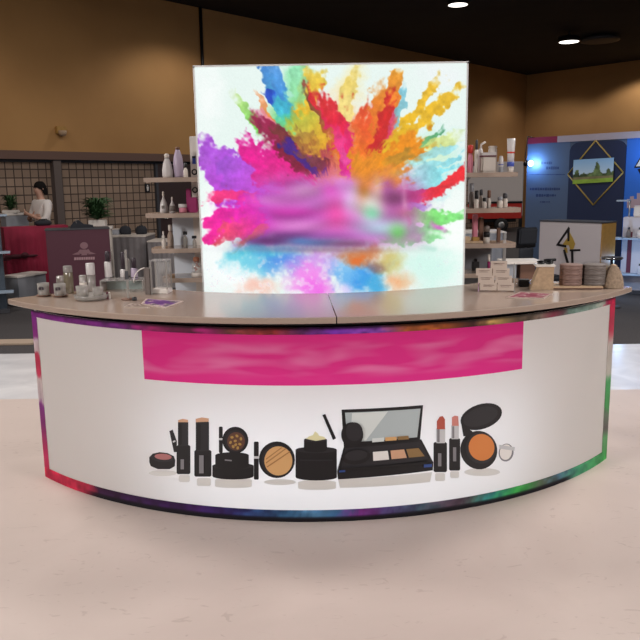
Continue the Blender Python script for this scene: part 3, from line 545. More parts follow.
# where each point of the fabric lies in the measured artwork
dy_, dz_ = SY, gz - EYE; dep = dy_ * math.cos(PITCH) - dz_ * math.sin(PITCH); up_ = dy_ * math.sin(PITCH) + dz_ * math.cos(PITCH)
ax_, ay_ = FOCAL * gx / dep, FOCAL * up_ / dep; c_, s_ = math.cos(ROLL), math.sin(ROLL)
o = grid_obj('graphic', P, powder_print(320 + c_ * ax_ - s_ * ay_, 320 - (s_ * ax_ + c_ * ay_)), printed('lit_print', 1.0), disp); o.location = off
o['label'] = 'rainbow powder burst on glowing white fabric'
nb(mat('lit_white', (235, 245, 240), .6, emit=(231, 245, 240), power=1.)).box(((SX0 + SX1) / 2, SY + .004, zlo / 2), (SX1 - SX0 - .02, .008, zlo - .02)).make('lower_fabric', parent=disp).location = off

# ================================================================== shelving unit standing behind the display
UY, UD = 4.75, .26
unit = thing('shelving_unit', 'tall pale shelving unit with product shelves sticking out on both sides of the lit display', 'shelves', (.09, UY, 0))
UO = Vector((-.09, -UY, 0))
def upart(bd, name, label=None):
    o = bd.make(name, None, unit); o.location = UO
    if label: o['label'] = label
    return o
SHZ = (1.71, 1.492, 1.274, 1.088)
for z, xl, xr in zip(SHZ, (-1.085, -1.085, -1.06, -1.0), (1.245, 1.27, 1.245, 1.2)):
    for a, b_ in ((xl, -.6), (.8, xr)):
        e = a if a < 0 else b_; sgn = -1 if a < 0 else 1; i = b_ if a < 0 else a; pts = [(i, UY - .13), (e - sgn * .05, UY - .13), (e - sgn * .012, UY - .11), (e, UY - .06), (e, UY + .06), (e - sgn * .012, UY + .11), (e - sgn * .05, UY + .13), (i, UY + .13)]
        n = len(pts); t_ = nb(M['top']); t_.faces([(x, y, z - .028) for x, y in pts] + [(x, y, z) for x, y in pts], [tuple(range(n)), tuple(range(n, 2 * n))] + [(k, (k + 1) % n, (k + 1) % n + n, k + n) for k in range(n)]); upart(t_, 'shelf')
for x, w, h, m_ in ((-.79, .06, 1.97, 'white'), (.84, .05, 1.95, 'dgrey')): upart(nb(M[m_]).box((x, UY + .15, h / 2), (w, .04, h), bev=.003), 'upright')
upart(nb(M['alu']).box((1.225, UY + .14, .66), (.018, .02, 1.32)), 'upright')
upart(nb(mat('pale_blue_panel', (206, 213, 224), .5)).box((-.79, UY + .142, .732), (.335, .012, 1.464)), 'back_panel', 'pale blue grey panel under the left shelves')
upart(nb(M['steel']).box((.99, UY + .142, .622), (.3, .012, 1.244)), 'back_panel', 'dark grey panel under the right shelves')
upart(nb(M['dgrey']).box((.1, UY + .165, 1.0), (2.0, .02, .08)).box((.1, UY + .165, .3), (2.0, .02, .08)), 'back_rail')
upart(nb(M['grey']).slab([(.9, SHZ[0] - .028), (.98, SHZ[0] - .028), (.94, SHZ[0] - .06), (.9, SHZ[0] - .12)], .012, Matrix.Translation((0, UY + .05, 0))), 'bracket')
for k, (px, py) in enumerate(((194, 160), (194.5, 172), (195, 190))):
    q = at(px, py, UY + .129)
    if k == 0: upart(nb(M['blue']).box(q, (.022, .004, .05)).use(M['black']).box(q + Vector((0, -.001, .018)), (.022, .004, .012)), 'sticker', 'blue and black sticker')
    else: upart(nb(M['black']).lathe([(.018, -.002), (.02, 0), (.018, .002), (.011, .002), (.011, -.002), (.018, -.002)], q, 16, Matrix.Rotation(PI / 2, 4, 'X')), 'sticker', 'round black ring sticker')

def item(name, label, cat, loc, parts, group=None, rz=0.):
    """parts: (name, material key, kind, data)"""
    t = thing(name, label, cat, loc, rz, group)
    for pn, mk_, kind, dt in parts:
        bd = nb(M[mk_])
        if kind == 'l': bd.lathe(dt, n=20)
        elif kind == 'b':
            for c_, d_ in dt: bd.box(c_, d_, bev=min(d_) * .12)
        elif kind == 't':
            for pts, r_ in dt: bd.tube(pts, r_)
        bd.make(pn, None, t)
    return t
def px(n, Y): return n * Y / FOCAL
def bottle_prof(r, h, neck=.4, sh=.25):
    return [(r * .92, 0), (r, h * .03), (r, h * (1 - sh) * .8), (r * .93, h * (1 - sh)), (r * (neck + .12), h * .93), (r * neck, h * .96), (r * neck, h)]
def shelf_at(pxx, k, dy=0.):
    q = at(pxx, 200, UY + dy); return (q.x, UY + dy, SHZ[k] + .0008)
def taper(r, h, m_=.8): return [(r * .9, 0), (r, h * .08), (r * m_, h * .55), (r * .3, h * .86), (r * .22, h)]
# left side
item('lotion_bottle', 'tapered pearl white bottle on the top left shelf, nearest the shelf tip', 'bottle', shelf_at(169, 0), (('body', 'bottle', 'l', [(.029, 0), (.033, .01), (.033, .045), (.025, .085), (.014, .115), (.013, .122)]), ('cap', 'cream', 'l', [(.015, .122), (.015, .14), (.01, .146), (0, .147)]), ('collar', 'dgrey', 'l', [(.014, .118), (.015, .1235), (.014, .1245)])), 'bottles on the left shelves')
item('lotion_bottle', 'taller lilac white bottle with a tan cap on the top left shelf', 'bottle', shelf_at(180, 0, .02), (('body', 'lilac', 'l', [(.025, 0), (.029, .01), (.032, .08), (.026, .13), (.015, .165), (.013, .172)]), ('cap', 'brown', 'l', [(.014, .172), (.014, .186), (0, .188)])), 'bottles on the left shelves')
item('pump_bottle', 'little white bottle with a black top beside the lilac bottle', 'bottle', shelf_at(187, 0, -.02), (('body', 'cream', 'l', bottle_prof(.014, .06)), ('cap', 'black', 'l', [(.008, .06), (.011, .064), (.01, .085), (0, .09)])), 'bottles on the left shelves')
for x_, z_ in ((175, .0), (178, .0)): pass
item('spray_bottle', 'pale cone shaped bottle with a pointed tip on the second left shelf', 'bottle', shelf_at(163.5, 1), (('body', 'bottle', 'l', taper(.026, .105)), ('tip', 'cream', 'l', [(.007, .105), (.006, .13), (0, .134)]), ('label', 'slate', 'b', [((0, -.0225, .035), (.018, .006, .02))])), 'bottles on the left shelves')
item('spray_bottle', 'small cone shaped bottle with a grey green label on the second left shelf', 'bottle', shelf_at(172, 1, -.03), (('body', 'bottle', 'l', taper(.021, .08)), ('tip', 'cream', 'l', [(.006, .08), (.005, .096), (0, .1)]), ('label', 'slate', 'l', [(.0213, .008), (.0205, .03), (.0175, .044)])), 'bottles on the left shelves')
item('cream_jar', 'pink jar with a white lid beside a magenta carton on the left shelf', 'jar', shelf_at(182.5, 1, -.04), (('body', 'pinkc', 'l', [(.022, 0), (.024, .004), (.024, .028), (.022, .031)]), ('lid', 'bottle', 'l', [(.026, .031), (.027, .034), (.027, .05), (.025, .053), (0, .054)])))
item('product_carton', 'tall narrow magenta carton at the back of the second left shelf', 'box', shelf_at(189, 1, .06), (('carton', 'magenta', 'b', [((0, 0, .072), (.03, .03, .144))]), ('flap', 'magenta', 'b', [((0, 0, .1455), (.029, .029, .003))])), 'magenta cartons')
item('product_carton', 'short wide magenta carton against the lit display', 'box', shelf_at(193.5, 1, -.03), (('carton', 'magenta', 'b', [((0, 0, .045), (.05, .04, .09))]), ('flap', 'magenta', 'b', [((0, 0, .0915), (.049, .039, .003))])), 'magenta cartons')
item('dropper_bottle', 'slim white dropper bottle at the tip of the third left shelf', 'bottle', shelf_at(161.5, 2, -.05), (('body', 'cream', 'l', bottle_prof(.014, .06)), ('dropper', 'white', 'l', [(.009, .06), (.011, .064), (.01, .074), (.005, .08), (.006, .1), (0, .106)]), ('collar', 'dgrey', 'l', [(.0066, .0585), (.0105, .06), (.0066, .0635)])), 'bottles on the left shelves')
item('dropper_bottle', 'taller beige bottle next to the slim dropper bottle', 'bottle', shelf_at(168.5, 2, .05), (('body', 'top', 'l', bottle_prof(.02, .1)), ('stopper', 'cream', 'l', [(.009, .1), (.012, .105), (.012, .13), (.008, .138), (0, .14)])), 'bottles on the left shelves')
item('nail_bottle', 'taller clear bottle with a dark cap on the third left shelf', 'bottle', shelf_at(183.5, 2, -.02), (('body', 'frost', 'l', bottle_prof(.013, .075)), ('cap', 'black', 'b', [((0, 0, .088), (.026, .016, .022))])), 'bottles on the left shelves')
item('nail_bottle', 'shorter clear bottle with a dark cap on the third left shelf', 'bottle', shelf_at(192.5, 2, -.02), (('body', 'frost', 'l', bottle_prof(.012, .05)), ('cap', 'black', 'b', [((0, 0, .061), (.028, .016, .018))])), 'bottles on the left shelves')
j = item('flower_jar', 'clear jar of rust red petals on a white foot beside the display', 'jar', shelf_at(193.5, 3, -.05), (('foot', 'white', 'l', [(.034, 0), (.036, .004), (.036, .02), (.03, .026)]), ('jar', 'clear', 'l', [(.026, .026), (.03, .032), (.03, .07), (.02, .085), (.018, .095)])))
pt = nb(mat('rust_petals', (170, 84, 66), .7))
rnd = random.Random(3)
for k in range(16): pt.lathe([(0, -.007), (.007, 0), (0, .007)], (rnd.uniform(-.014, .014), rnd.uniform(-.014, .014), .04 + k * .0042), 6)
pt.make('petals', None, j); nb(mat('rust_stopper', (150, 96, 72), .7)).lathe([(.014, .095), (.02, .1), (.02, .118), (.012, .124), (0, .125)]).make('stopper', None, j)
# right side
RS = 'products on the top right shelf'
item('product_bottle', 'pinkish bottle with a bright red cap against the display edge, top right shelf', 'bottle', shelf_at(469.5, 0), (('body', 'pinkc', 'l', bottle_prof(.017, .12, .6)), ('cap', 'redp', 'l', [(.012, .12), (.018, .124), (.018, .165), (.014, .17), (0, .171)])), RS)
item('serum_tube', 'very slim dark topped bottle beside the red capped bottle', 'bottle', shelf_at(475.5, 0, -.03), (('body', 'cream', 'l', [(.011, 0), (.012, .004), (.012, .13), (.009, .14)]), ('cap', 'dgrey', 'l', [(.008, .14), (.008, .19), (.005, .2), (0, .201)])), RS)
item('serum_tube', 'slanted white nozzle bottle behind the white box, top right shelf', 'bottle', shelf_at(479.5, 0, .05), (('body', 'bottle', 'l', [(.014, 0), (.016, .004), (.016, .13), (.01, .15)]), ('nozzle', 'cream', 't', [([(0, 0, .145), (.004, 0, .175), (.03, 0, .19)], .007)])), RS)
item('product_box', 'white box with a dark red lid edge on the top right shelf', 'box', shelf_at(487, 0, -.04), (('box', 'cream', 'b', [((0, 0, .048), (.086, .07, .096))]), ('lid_band', 'maroon', 'b', [((0, 0, .099), (.09, .074, .007))]), ('lid', 'bottle', 'b', [((0, 0, .112), (.088, .072, .018))])), RS)
item('product_box', 'tall pale carton standing behind the red edged box', 'box', shelf_at(491.5, 0, .07), (('carton', 'white', 'b', [((0, 0, .075), (.05, .04, .15))]), ('flap', 'cream', 'b', [((0, 0, .158), (.048, .038, .016))])), RS)
item('cream_tube', 'small white tube with a grey ring in front of the blue banded tube', 'tube', shelf_at(500, 0, -.05), (('cap', 'grey', 'l', [(.014, 0), (.015, .003), (.015, .03), (.014, .033)]), ('tube', 'bottle', 'l', [(.0145, .034), (.016, .038), (.014, .08), (.01, .098), (0, .1)]), ('ring', 'blue', 'l', [(.0158, .044), (.0162, .046), (.0158, .049)])), RS)
t = item('cream_tube', 'tall white tube with a blue band and flared top at the shelf end', 'tube', shelf_at(509.5, 0, -.02), (('cap', 'cream', 'l', [(.018, 0), (.019, .003), (.019, .022), (.018, .025)]),), RS)
bd = nb(M['bottle']).lathe([(.019, .026), (.021, .03), (.021, .034)], n=20); bd.lathe([(.021, .062), (.022, .1), (.0245, .15), (.026, .205), (0, .206)], n=20, sy=.5); bd.make('tube', None, t)
nb(M['blue']).lathe([(.0215, .034), (.0218, .048), (.0215, .062)], n=20).make('band', None, t); nb(M['redp']).lathe([(.0238, .115), (.0241, .12), (.0243, .125)], n=20, sy=.52).make('stripe', None, t)
RS = 'bottles on the second right shelf'
for xx, h, r, cm, ch, dy, lab in ((471.5, .1, .016, 'grey', .05, .02, 'grey tall bottle at the display end of the second right shelf'), (476.5, .055, .014, 'black', .05, -.03, 'black capped bottle, second from the display on the second right shelf'),
                         (481, .075, .012, 'dgrey', .035, .06, 'thin grey capped bottle at the back of the second right shelf'), (484.5, .04, .014, 'black', .02, -.05, 'squat jar with a dark lid on the second right shelf'),
                         (489, .06, .013, 'brown', .045, .0, 'brown capped bottle in the middle of the second right shelf'), (500, .045, .018, 'grey', .02, -.04, 'wide short bottle with a grey cap on the second right shelf'), (505, .055, .017, 'dgrey', .03, .02, 'outermost bottle with a charcoal cap on the second right shelf')):
    item('product_bottle', lab, 'bottle', shelf_at(xx, 1, dy), (('body', 'cream' if h < .09 else 'slate', 'l', bottle_prof(r, h, .6, .15)), ('cap', cm, 'l', [(r * .62, h), (r * .85, h + .003), (r * .85, h + ch), (r * .6, h + ch + .003), (0, h + ch + .004)])), RS)
item('wooden_tray', 'low wooden tray of blocks on the third right shelf', 'tray', shelf_at(472.5, 2, -.03), (('tray', 'wood', 'b', [((0, 0, .006), (.125, .1, .012))]), ('block', 'wood', 'b', [((-.035, -.02, .026), (.04, .04, .028))]), ('block', 'tan', 'b', [((.02, -.015, .024), (.045, .045, .024))])))
item('product_carton', 'tall pale pink carton on the third right shelf beside the display', 'box', shelf_at(475.5, 2, .075), (('carton', 'pinkc', 'b', [((0, 0, .085), (.032, .03, .17))]), ('flap', 'pinkc', 'b', [((0, 0, .1715), (.031, .029, .003))])))
item('product_carton', 'dark brown carton next to the tall pink carton', 'box', shelf_at(481.5, 2, .08), (('carton', 'brown', 'b', [((0, 0, .075), (.03, .03, .15))]), ('flap', 'brown', 'b', [((0, 0, .1515), (.029, .029, .003))])))
item('product_bottle', 'dark windowed bottle with a pale top and foot on the third right shelf', 'bottle', shelf_at(487.5, 2, -.04), (('base', 'cream', 'l', [(.019, 0), (.02, .003), (.02, .034)]), ('window', 'black', 'l', [(.0195, .034), (.0195, .068)]), ('cap', 'slate', 'l', [(.02, .068), (.02, .1), (.018, .104), (0, .105)])))
item('product_carton', 'small brown upright carton near the end of the third right shelf', 'box', shelf_at(499.5, 2, -.03), (('carton', 'brown', 'b', [((0, 0, .043), (.022, .02, .086))]), ('flap', 'brown', 'b', [((0, 0, .0875), (.021, .019, .003))])))
item('product_bottle', 'small black square bottle on the lowest right shelf', 'bottle', shelf_at(477, 3, .03), (('body', 'black', 'b', [((0, 0, .03), (.045, .03, .06))]), ('cap', 'blackg', 'l', [(.01, .06), (.011, .075), (0, .076)])))
item('lip_gloss', 'slim magenta tube with a white wand top on the lowest right shelf', 'tube', shelf_at(490.5, 3, .05), (('body', 'magenta', 'l', [(.008, 0), (.009, .003), (.009, .055)]), ('wand', 'white', 'l', [(.008, .055), (.008, .1), (0, .102)])))

# ================================================================== things lying and standing on the worktop
WT = 1.05
def on_top(pxx, pyy): q = atz(pxx, pyy, WT); return (q.x, q.y, WT)
k_ = 4.15 / FOCAL
# sample jars on dark dishes
def sample_jar(loc, lab, s=1.):
    t = thing('sample_jar', lab, 'jar', loc, 0, 'sample jars on the left of the worktop')
    nb(M['brown']).lathe([(.024, 0), (.038, .003), (.042, .008), (.04, .009), (.03, .006), (0, .005)], n=24).make('dish', None, t)
    nb(M['frost']).lathe([(.03, .007), (.032, .01), (.033, .075), (.031, .075), (.03, .013), (0, .012)], n=24).make('glass', None, t)
    nb(M['dink']).box((-.008, -.0335, .046), (.013, .003, .014)).box((.009, -.0332, .047), (.011, .003, .015)).box((.0, -.0337, .056), (.026, .002, .003)).make('label', None, t)
    return t
sj = sample_jar(on_top(44, 296), 'glass sample jar on a dark dish nearest the counter tip')
dup(sj, on_top(60.5, 296.5), 'glass sample jar on a dark dish beside the tall brown bottle')
item('sample_vial', 'small clear labelled vial behind the glass sample jars', 'bottle', on_top(61, 290.5), (('vial', 'frost', 'l', [(.021, 0), (.022, .003), (.022, .085), (.02, .088), (0, .089)]), ('label', 'slate', 'b', [((0, -.0225, .06), (.022, .003, .03))])))
item('tester_bottle', 'tall brownish glass bottle standing among the clear samples', 'bottle', on_top(69.5, 293), (('glass', 'amber', 'l', [(.026, 0), (.027, .004), (.026, .12), (.025, .122)]), ('cap', 'frost', 'l', [(.025, .122), (.026, .126), (.025, .158), (.022, .16), (0, .161)])))
dish = item('glass_dish', 'round shallow glass dish holding short clear cups', 'dish', on_top(91.5, 299.5), (('bowl', 'frost', 'l', [(.07, 0), (.085, .006), (.093, .028), (.09, .029), (.082, .01), (0, .008)]),))
def cup(pxx, pyy, r, h, lab):
    q = on_top(pxx, pyy); return item('clear_cup', lab, 'cup', (q[0], q[1], WT + .0085), (('cup', 'frost', 'l', [(r * .85, 0), (r, h), (r * .95, h), (r * .8, .004), (0, .004)]), ('filling', 'cream', 'l', [(r * .78, .0045), (r * .83, h * .4), (0, h * .42)])), 'clear cups in the glass dish')
cup(83, 300, .034, .07, 'larger clear cup in the left of the round glass dish'); cup(98.5, 299.5, .028, .06, 'smaller clear cup in the right of the round glass dish')
item('sample_vial', 'short frosted tube standing behind the round glass dish', 'bottle', on_top(83.8, 292.6), (('tube', 'frost', 'l', [(.02, 0), (.021, .003), (.021, .1), (.018, .103), (0, .104)]), ('fill', 'cream', 'l', [(.0215, .03), (.0215, .06)])))
item('tester_bottle', 'tall frosted white cylinder bottle behind the round glass dish', 'bottle', on_top(92, 292), (('body', 'frost', 'l', [(.024, 0), (.025, .004), (.025, .1), (.023, .102)]), ('cap', 'bottle', 'l', [(.0245, .103), (.0255, .107), (.0255, .168), (.023, .171), (0, .172)])))
q = on_top(107.5, 298.5); item('sample_sachet', 'little maroon and white block beside the glass dish', 'box', q, (('block', 'maroon', 'b', [((0, 0, .018), (.012, .03, .036))]), ('white_face', 'white', 'b', [((.012, 0, .017), (.01, .028, .034))])), None, .3)
# acrylic riser with tester bottles
r0 = atz(105, 290, WT); r1 = atz(143, 291, WT); rc = (Vector(r0) + Vector(r1)) / 2; rw = (r1 - r0).length
riser = thing('acrylic_riser', 'clear acrylic riser carrying dark capped tester bottles', 'riser', (rc.x, rc.y + .02, WT))
RZ = .068
nb(M['clear']).box((0, 0, RZ - .003), (rw, .13, .006)).make('shelf', None, riser)
for s_ in (-1, 1): nb(M['frost']).box((s_ * (rw / 2 - .003), 0, (RZ - .006) / 2), (.006, .13, RZ - .006)).make('side', None, riser)
nb(mat('aqua_insert', (160, 172, 170), .3)).box((0, .05, .025), (rw - .02, .012, .05)).make('insert', None, riser)
def tester(pxx, dy, h1, h2, r, bm_, cm, lab):
    x_ = at(pxx, 275, rc.y + .02 + dy).x
    return item('tester_bottle', lab, 'bottle', (x_, rc.y + .02 + dy, WT + RZ), (('body', bm_, 'l', [(r, 0), (r * 1.04, .003), (r * 1.04, h1 * .9), (r * .8, h1)]), ('cap', cm, 'l', [(r * .7, h1), (r * .72, h1 + h2 * .9), (r * .5, h1 + h2), (0, h1 + h2 + .001)]), ('base_band', 'dgrey', 'l', [(r * 1.05, .006), (r * 1.05, .012)])), 'tester bottles on the acrylic riser')
tester(108.5, .0, .105, .06, .02, 'bottle', 'dink', 'white tester bottle with a slim dark top at the left of the riser')
tester(113, .04, .11, .055, .006, 'frost', 'frost', 'very thin clear tester wand standing behind the white tester bottle')
tester(124, -.02, .06, .1, .02, 'bottle', 'dink', 'tester bottle with a long dark cap behind the acrylic post')
tester(127.5, .045, .12, .05, .016, 'frost', 'dgrey', 'clear tester bottle with a grey cap at the back of the riser')
tester(134.5, -.01, .065, .06, .019, 'lilac', 'dink', 'pale lilac tester bottle with a dark cap at the right of the riser')
q = on_top(128.5, 299.5); t = item('acrylic_post', 'tall thin clear acrylic post on a round brown foot', 'stand', q, (('foot', 'brown', 'l', [(.036, 0), (.04, .003), (.036, .007), (0, .008)]), ('post', 'frost', 'b', [((0, 0, .14), (.012, .012, .265))]), ('clip', 'dgrey', 'b', [((.0, -.008, .135), (.018, .006, .045))])))
q = on_top(134.5, 300.5); item('brush_cap', 'small round black cap lying at the foot of the acrylic post', 'cap', q, (('cap', 'black', 'l', [(.011, 0), (.013, .002), (.013, .016), (.01, .019), (0, .02)]), ('band', 'dgrey', 'l', [(.0133, .005), (.0136, .0065), (.0133, .008)])))
# clear display case and hoop
q = on_top(162, 292.5); case = thing('acrylic_case', 'open clear acrylic display case with a white base next to the lit display', 'display case', (q[0], q[1], WT), -.12)
nb(M['white']).box((0, 0, .012), (.1, .09, .024), bev=.003).make('base', None, case)
for sx_, sy_ in ((-1, -1), (1, -1), (-1, 1), (1, 1)): nb(M['frost']).box((sx_ * .046, sy_ * .041, .105), (.007, .007, .162)).make('post', None, case)
nb(M['clear']).box((0, .041, .1), (.085, .004, .15)).make('back_pane', None, case); nb(M['clear']).box((0, 0, .189), (.1, .09, .006)).make('lid', None, case)
q = on_top(148, 294); t = thing('mirror_stand', 'tall grey clear block with a bent clear arm beside the acrylic case', 'stand', (q[0], q[1], WT), .3)
nb(M['slate']).box((0, 0, .075), (.03, .05, .15), bev=.004).make('block', None, t); nb(M['frost']).box((.021, -.005, .08), (.01, .055, .16), bev=.002).make('side_pane', None, t)
nb(M['white']).tube([(-.01 - .065 * math.sin(a), 0, .07 + .08 * math.cos(a)) for a in [i * PI / 20 for i in range(0, 11)]], .0032).make('arm', None, t)
# brochures
def brochure(name, lab, corners, cols, seed):
    pts = [atz(x, y, WT) for x, y in corners]; c0 = sum(pts, Vector()) / 4
    t = thing(name, lab, 'brochure', (c0.x, c0.y, WT))
    n = 26; P = np.zeros((n, n, 3)); u = np.linspace(0, 1, n)
    for i in range(n):
        for j_ in range(n): P[i, j_] = (pts[0] * (1 - u[j_]) + pts[1] * u[j_]) * (1 - u[i]) + (pts[3] * (1 - u[j_]) + pts[2] * u[j_]) * u[i] - c0 + Vector((0, 0, .0052))
    a = lattice((n, n), 5, 5, seed)[..., None]; b2 = lattice((n, n), 7, 4, seed + 1)[..., None]
    cc = [np.array(c, float) for c in cols]; C_ = np.where(a > .5, cc[0], np.where(b2 > .6, cc[1], np.where(b2 < .42, cc[2], cc[3]))); ee = np.minimum(np.minimum(u[:, None], 1 - u[:, None]), np.minimum(u[None], 1 - u[None]))[..., None]; C_ = np.where(ee < .07, cc[3], C_)
    base = nb(M['card']); lo = [p - c0 + Vector((0, 0, .0005)) for p in pts]; hi = [p - c0 + Vector((0, 0, .0045)) for p in pts]
    base.faces(lo + hi, [(0, 1, 2, 3), (4, 5, 6, 7), (0, 1, 5, 4), (1, 2, 6, 5), (2, 3, 7, 6), (3, 0, 4, 7)]); base.make('pages', None, t)
    grid_obj('cover', P, C_ / 255., INK, t); return t
brochure('magazine', 'purple and white magazine lying open on the left of the worktop', [(146, 299.5), (184, 302), (165, 309), (141, 304.5)], [(96, 50, 118), (150, 110, 150), (110, 96, 104), (196, 176, 168)], 301)
brochure('leaflet', 'pale grey leaflet beside the purple magazine', [(131, 304), (141.5, 304.9), (150, 308), (124, 307.5)], [(140, 122, 112), (170, 154, 144), (116, 100, 94), (160, 142, 132)], 311)
brochure('leaflet', 'dark red and white leaflet lying in front of the card rack', [(520, 292.6), (553, 294.6), (544, 299), (506, 298.5)], [(124, 34, 62), (150, 90, 104), (140, 70, 84), (170, 146, 140)], 321)
# stepped card rack
q = atz(497, 291.5, WT); rack = thing('card_rack', 'stepped rack of small pale cards in two columns on the right of the worktop', 'card rack', (q.x, q.y, WT), -.22)
for i, (col, rows) in enumerate(((-1, 3), (1, 4))):
    for k in range(rows):
        z0_ = .006 + k * .038; y0_ = k * .026; x0_ = col * .047 + k * -.013
        cd = nb(M['card']); cd.box((x0_, y0_, z0_ + .021), (.09, .004, .042), 0, -.28); cd.use(M['ink'])
        for r_ in range(3): cd.box((x0_ - .004 * r_, y0_ - .0035 + .0026 * (r_ - 1), z0_ + .03 - .009 * r_), (.06 - .012 * (r_ % 2), .001, .0022), 0, -.28)
        cd.make('card', None, rack)
    st = nb(M['frost']); st.slab([(-.03, 0), (.02 + rows * .03, 0), (.02 + rows * .03, rows * .036), (.0 + rows * .03, rows * .036), (-.01, .004)], .004, Matrix.Translation((col * .004 + (-.095 if col < 0 else .091), 0, 0)) @ Matrix.Rotation(PI / 2, 4, 'Z')); st.make('stand_side', None, rack)
nb(mat('lilac_side', (196, 150, 190), .5)).slab([(-.02, .0), (.06, .0), (.09, .09), (.03, .06)], .003, Matrix.Translation((-.1, 0, 0)) @ Matrix.Rotation(PI / 2, 4, 'Z')).make('side_card', None, rack)
item('pouch_case', 'small black case with a pale lid between the card rack and the kraft display', 'case', on_top(523.5, 286.5), (('case', 'black', 'b', [((0, 0, .018), (.062, .045, .036))]), ('lid', 'dgrey', 'b', [((0, 0, .0395), (.06, .043, .007))])), None, -.1)
# slanted kraft display with a white slab and spectacles on top
q = atz(543, 288.5, WT); t = thing('kraft_display', 'slanted kraft brown display block with a white slab on top', 'display block', (q.x, q.y, WT), -.15)
nb(M['kraft']).slab([(-.075, 0), (.05, 0), (.05, .128), (-.03, .128)], .09, Matrix.Translation((0, -.045, 0))).make('block', None, t)
nb(M['white']).box((.003, 0, .134), (.11, .11, .011), bev=.003).make('slab', None, t)
g = thing('sunglasses', 'black folded glasses lying on the white slab of the kraft display', 'glasses', (q.x + .004, q.y - .01, WT + .14), -.1)
for s_ in (-1, 1): nb(M['blackg']).lathe([(.0, .0), (.02, .002), (.021, .008), (.018, .02), (.0, .022)], (s_ * .023, 0, 0), 14, None, True, 1, .5).make('lens', None, g)
nb(M['black']).tube([(-.008, 0, .016), (0, -.002, .018), (.008, 0, .016)], .003).make('bridge', None, g); nb(M['black']).tube([(-.044, 0, .016), (-.03, .03, .006), (.03, .032, .005)], .003).tube([(.044, 0, .016), (.03, .036, .012), (-.02, .038, .011)], .003).make('temples', None, g)
# wooden tray with two stacks of stoneware tins, straw cone
tl = [atz(552, 288.8, WT), atz(603, 288.6, WT)]; ctr = (tl[0] + tl[1]) / 2; ta = math.atan2((tl[1] - tl[0]).y, (tl[1] - tl[0]).x)
tray = thing('wooden_tray', 'flat pale wooden board under two stacks of round tins', 'tray', (ctr.x, ctr.y + .05, WT), ta)
nb(M['wood']).box((0, 0, .0085), ((tl[1] - tl[0]).length, .15, .017), bev=.004).make('board', None, tray); nb(M['brown']).box((0, -.0752, .005), ((tl[1] - tl[0]).length - .01, .002, .006)).make('edge_band', None, tray)
proto = None
pos = ((567, 'left'), (590, 'right'))
HH = .0295
for si, (pxx, side) in enumerate(pos):
    base = atz(pxx, 286.2, WT); bx, by = ctr.x + (base.x - ctr.x), ctr.y + .05 + (base.x - ctr.x) * math.tan(ta)
    for k in range(4):
        which = ('bottom', 'second', 'third', 'top')[k]
        lab = ('bottom tin of the', 'second tin up in the', 'third tin up in the', 'top tin of the')[k] + (' taupe stack of round tins beside the kraft display' if si == 0 else ' grey stack of round tins beside the straw cone')
        r_ = .062 if si == 0 else .063
        if k == 0 or True:
            tn = thing('round_tin', lab, 'tin', (bx, by, WT + .017 + k * HH), 0, 'stacked round tins')
            mt = M['stone'] if si == 0 else M['slate']
            nb(mt).lathe([(r_ * .96, 0), (r_, .002), (r_, .018), (r_ * .98, .019)], n=32).make('body', None, tn); nb(mt).lathe([(r_ * .98, .0195), (r_ * 1.012, .0205), (r_ * 1.012, HH - .002), (r_ * .97, HH - .0003), (0, HH - .0002)], n=32).make('lid', None, tn)
q = atz(612.4, 287.4, WT); t = thing('straw_cone', 'bell shaped woven straw cone at the right end of the worktop', 'ornament', (q.x, q.y, WT))
prof = []
for k in range(13):
    h_ = .118 * k / 12; r_ = .054 * math.sqrt(max(0, 1 - (k / 12.6) ** 1.9)) * (1 - .12 * k / 12) + .006; prof += [(r_, h_), (r_ + .002, h_ + .005)]
nb(M['rope']).lathe(prof + [(0, .126)], n=30).make('cone', None, t); nb(M['wood']).lathe([(.014, .124), (.016, .128), (.01, .132), (0, .133)]).make('tip', None, t)

# ================================================================== neighbouring stands, left
def place(o, v, rz=None):
    o.location = v
    if rz is not None: o.rotation_euler.z = rz
a_, b_ = atz(4, 227.6, 1.08), atz(67, 225.0, 1.08); ln = (b_ - a_).length; an = math.atan2((b_ - a_).y, (b_ - a_).x)
t = thing('draped_table', 'tall table under a crimson floor length cloth in front of the person', 'table', ((a_ + b_) / 2).to_tuple()[:2] + (0,), an)
nb(M['wood']).box((0, .15, 1.05), (ln, .27, .04)).make('tabletop', None, t)
for sx_ in (-1, 1):
    for sy_ in (.05, .24): nb(M['alu']).tube([(sx_ * (ln / 2 - .06), sy_, 0), (sx_ * (ln / 2 - .06), sy_, 1.03)], .018).make('leg', None, t)
cl = nb(M['red']); n = 90; vs = []; fs = []
def drape(k, z):
    s_ = k / n; x_ = -ln / 2 - .012 + (ln + .024) * s_; return (x_, -.014 - .022 * (1 - z / 1.08) * (1 + math.sin(s_ * 62) + .5 * math.sin(s_ * 23)), z)
for k in range(n + 1):
    for z in (.02, .3, .6, .9, 1.074): vs.append(drape(k, z))
for k in range(n):
    for j_ in range(4): fs.append((k * 5 + j_, (k + 1) * 5 + j_, (k + 1) * 5 + j_ + 1, k * 5 + j_ + 1))
cl.faces(vs, fs, True); cl.box((0, .14, 1.076), (ln + .02, .31, .008)); cl.box((-ln / 2 - .008, .14, .55), (.006, .3, 1.05)); cl.box((ln / 2 + .008, .14, .55), (.006, .3, 1.05))
cl = cl.make('tablecloth', None, t)
mo_ = nb(mat('dark_cloth_print', (84, 32, 44), .8))
for x_, z_, w_, h_ in ((-.5, .62, .1, .05), (-.36, .63, .16, .035), (-.22, .64, .06, .05), (-.12, .63, .1, .02)): mo_.lathe([(w_, 0), (w_, .003)], (x_, -.066, z_), 16, Matrix.Rotation(PI / 2, 4, 'X') @ Matrix.Diagonal((1, h_ / w_, 1, 1)))
mo_.make('printed_motif', None, cl)
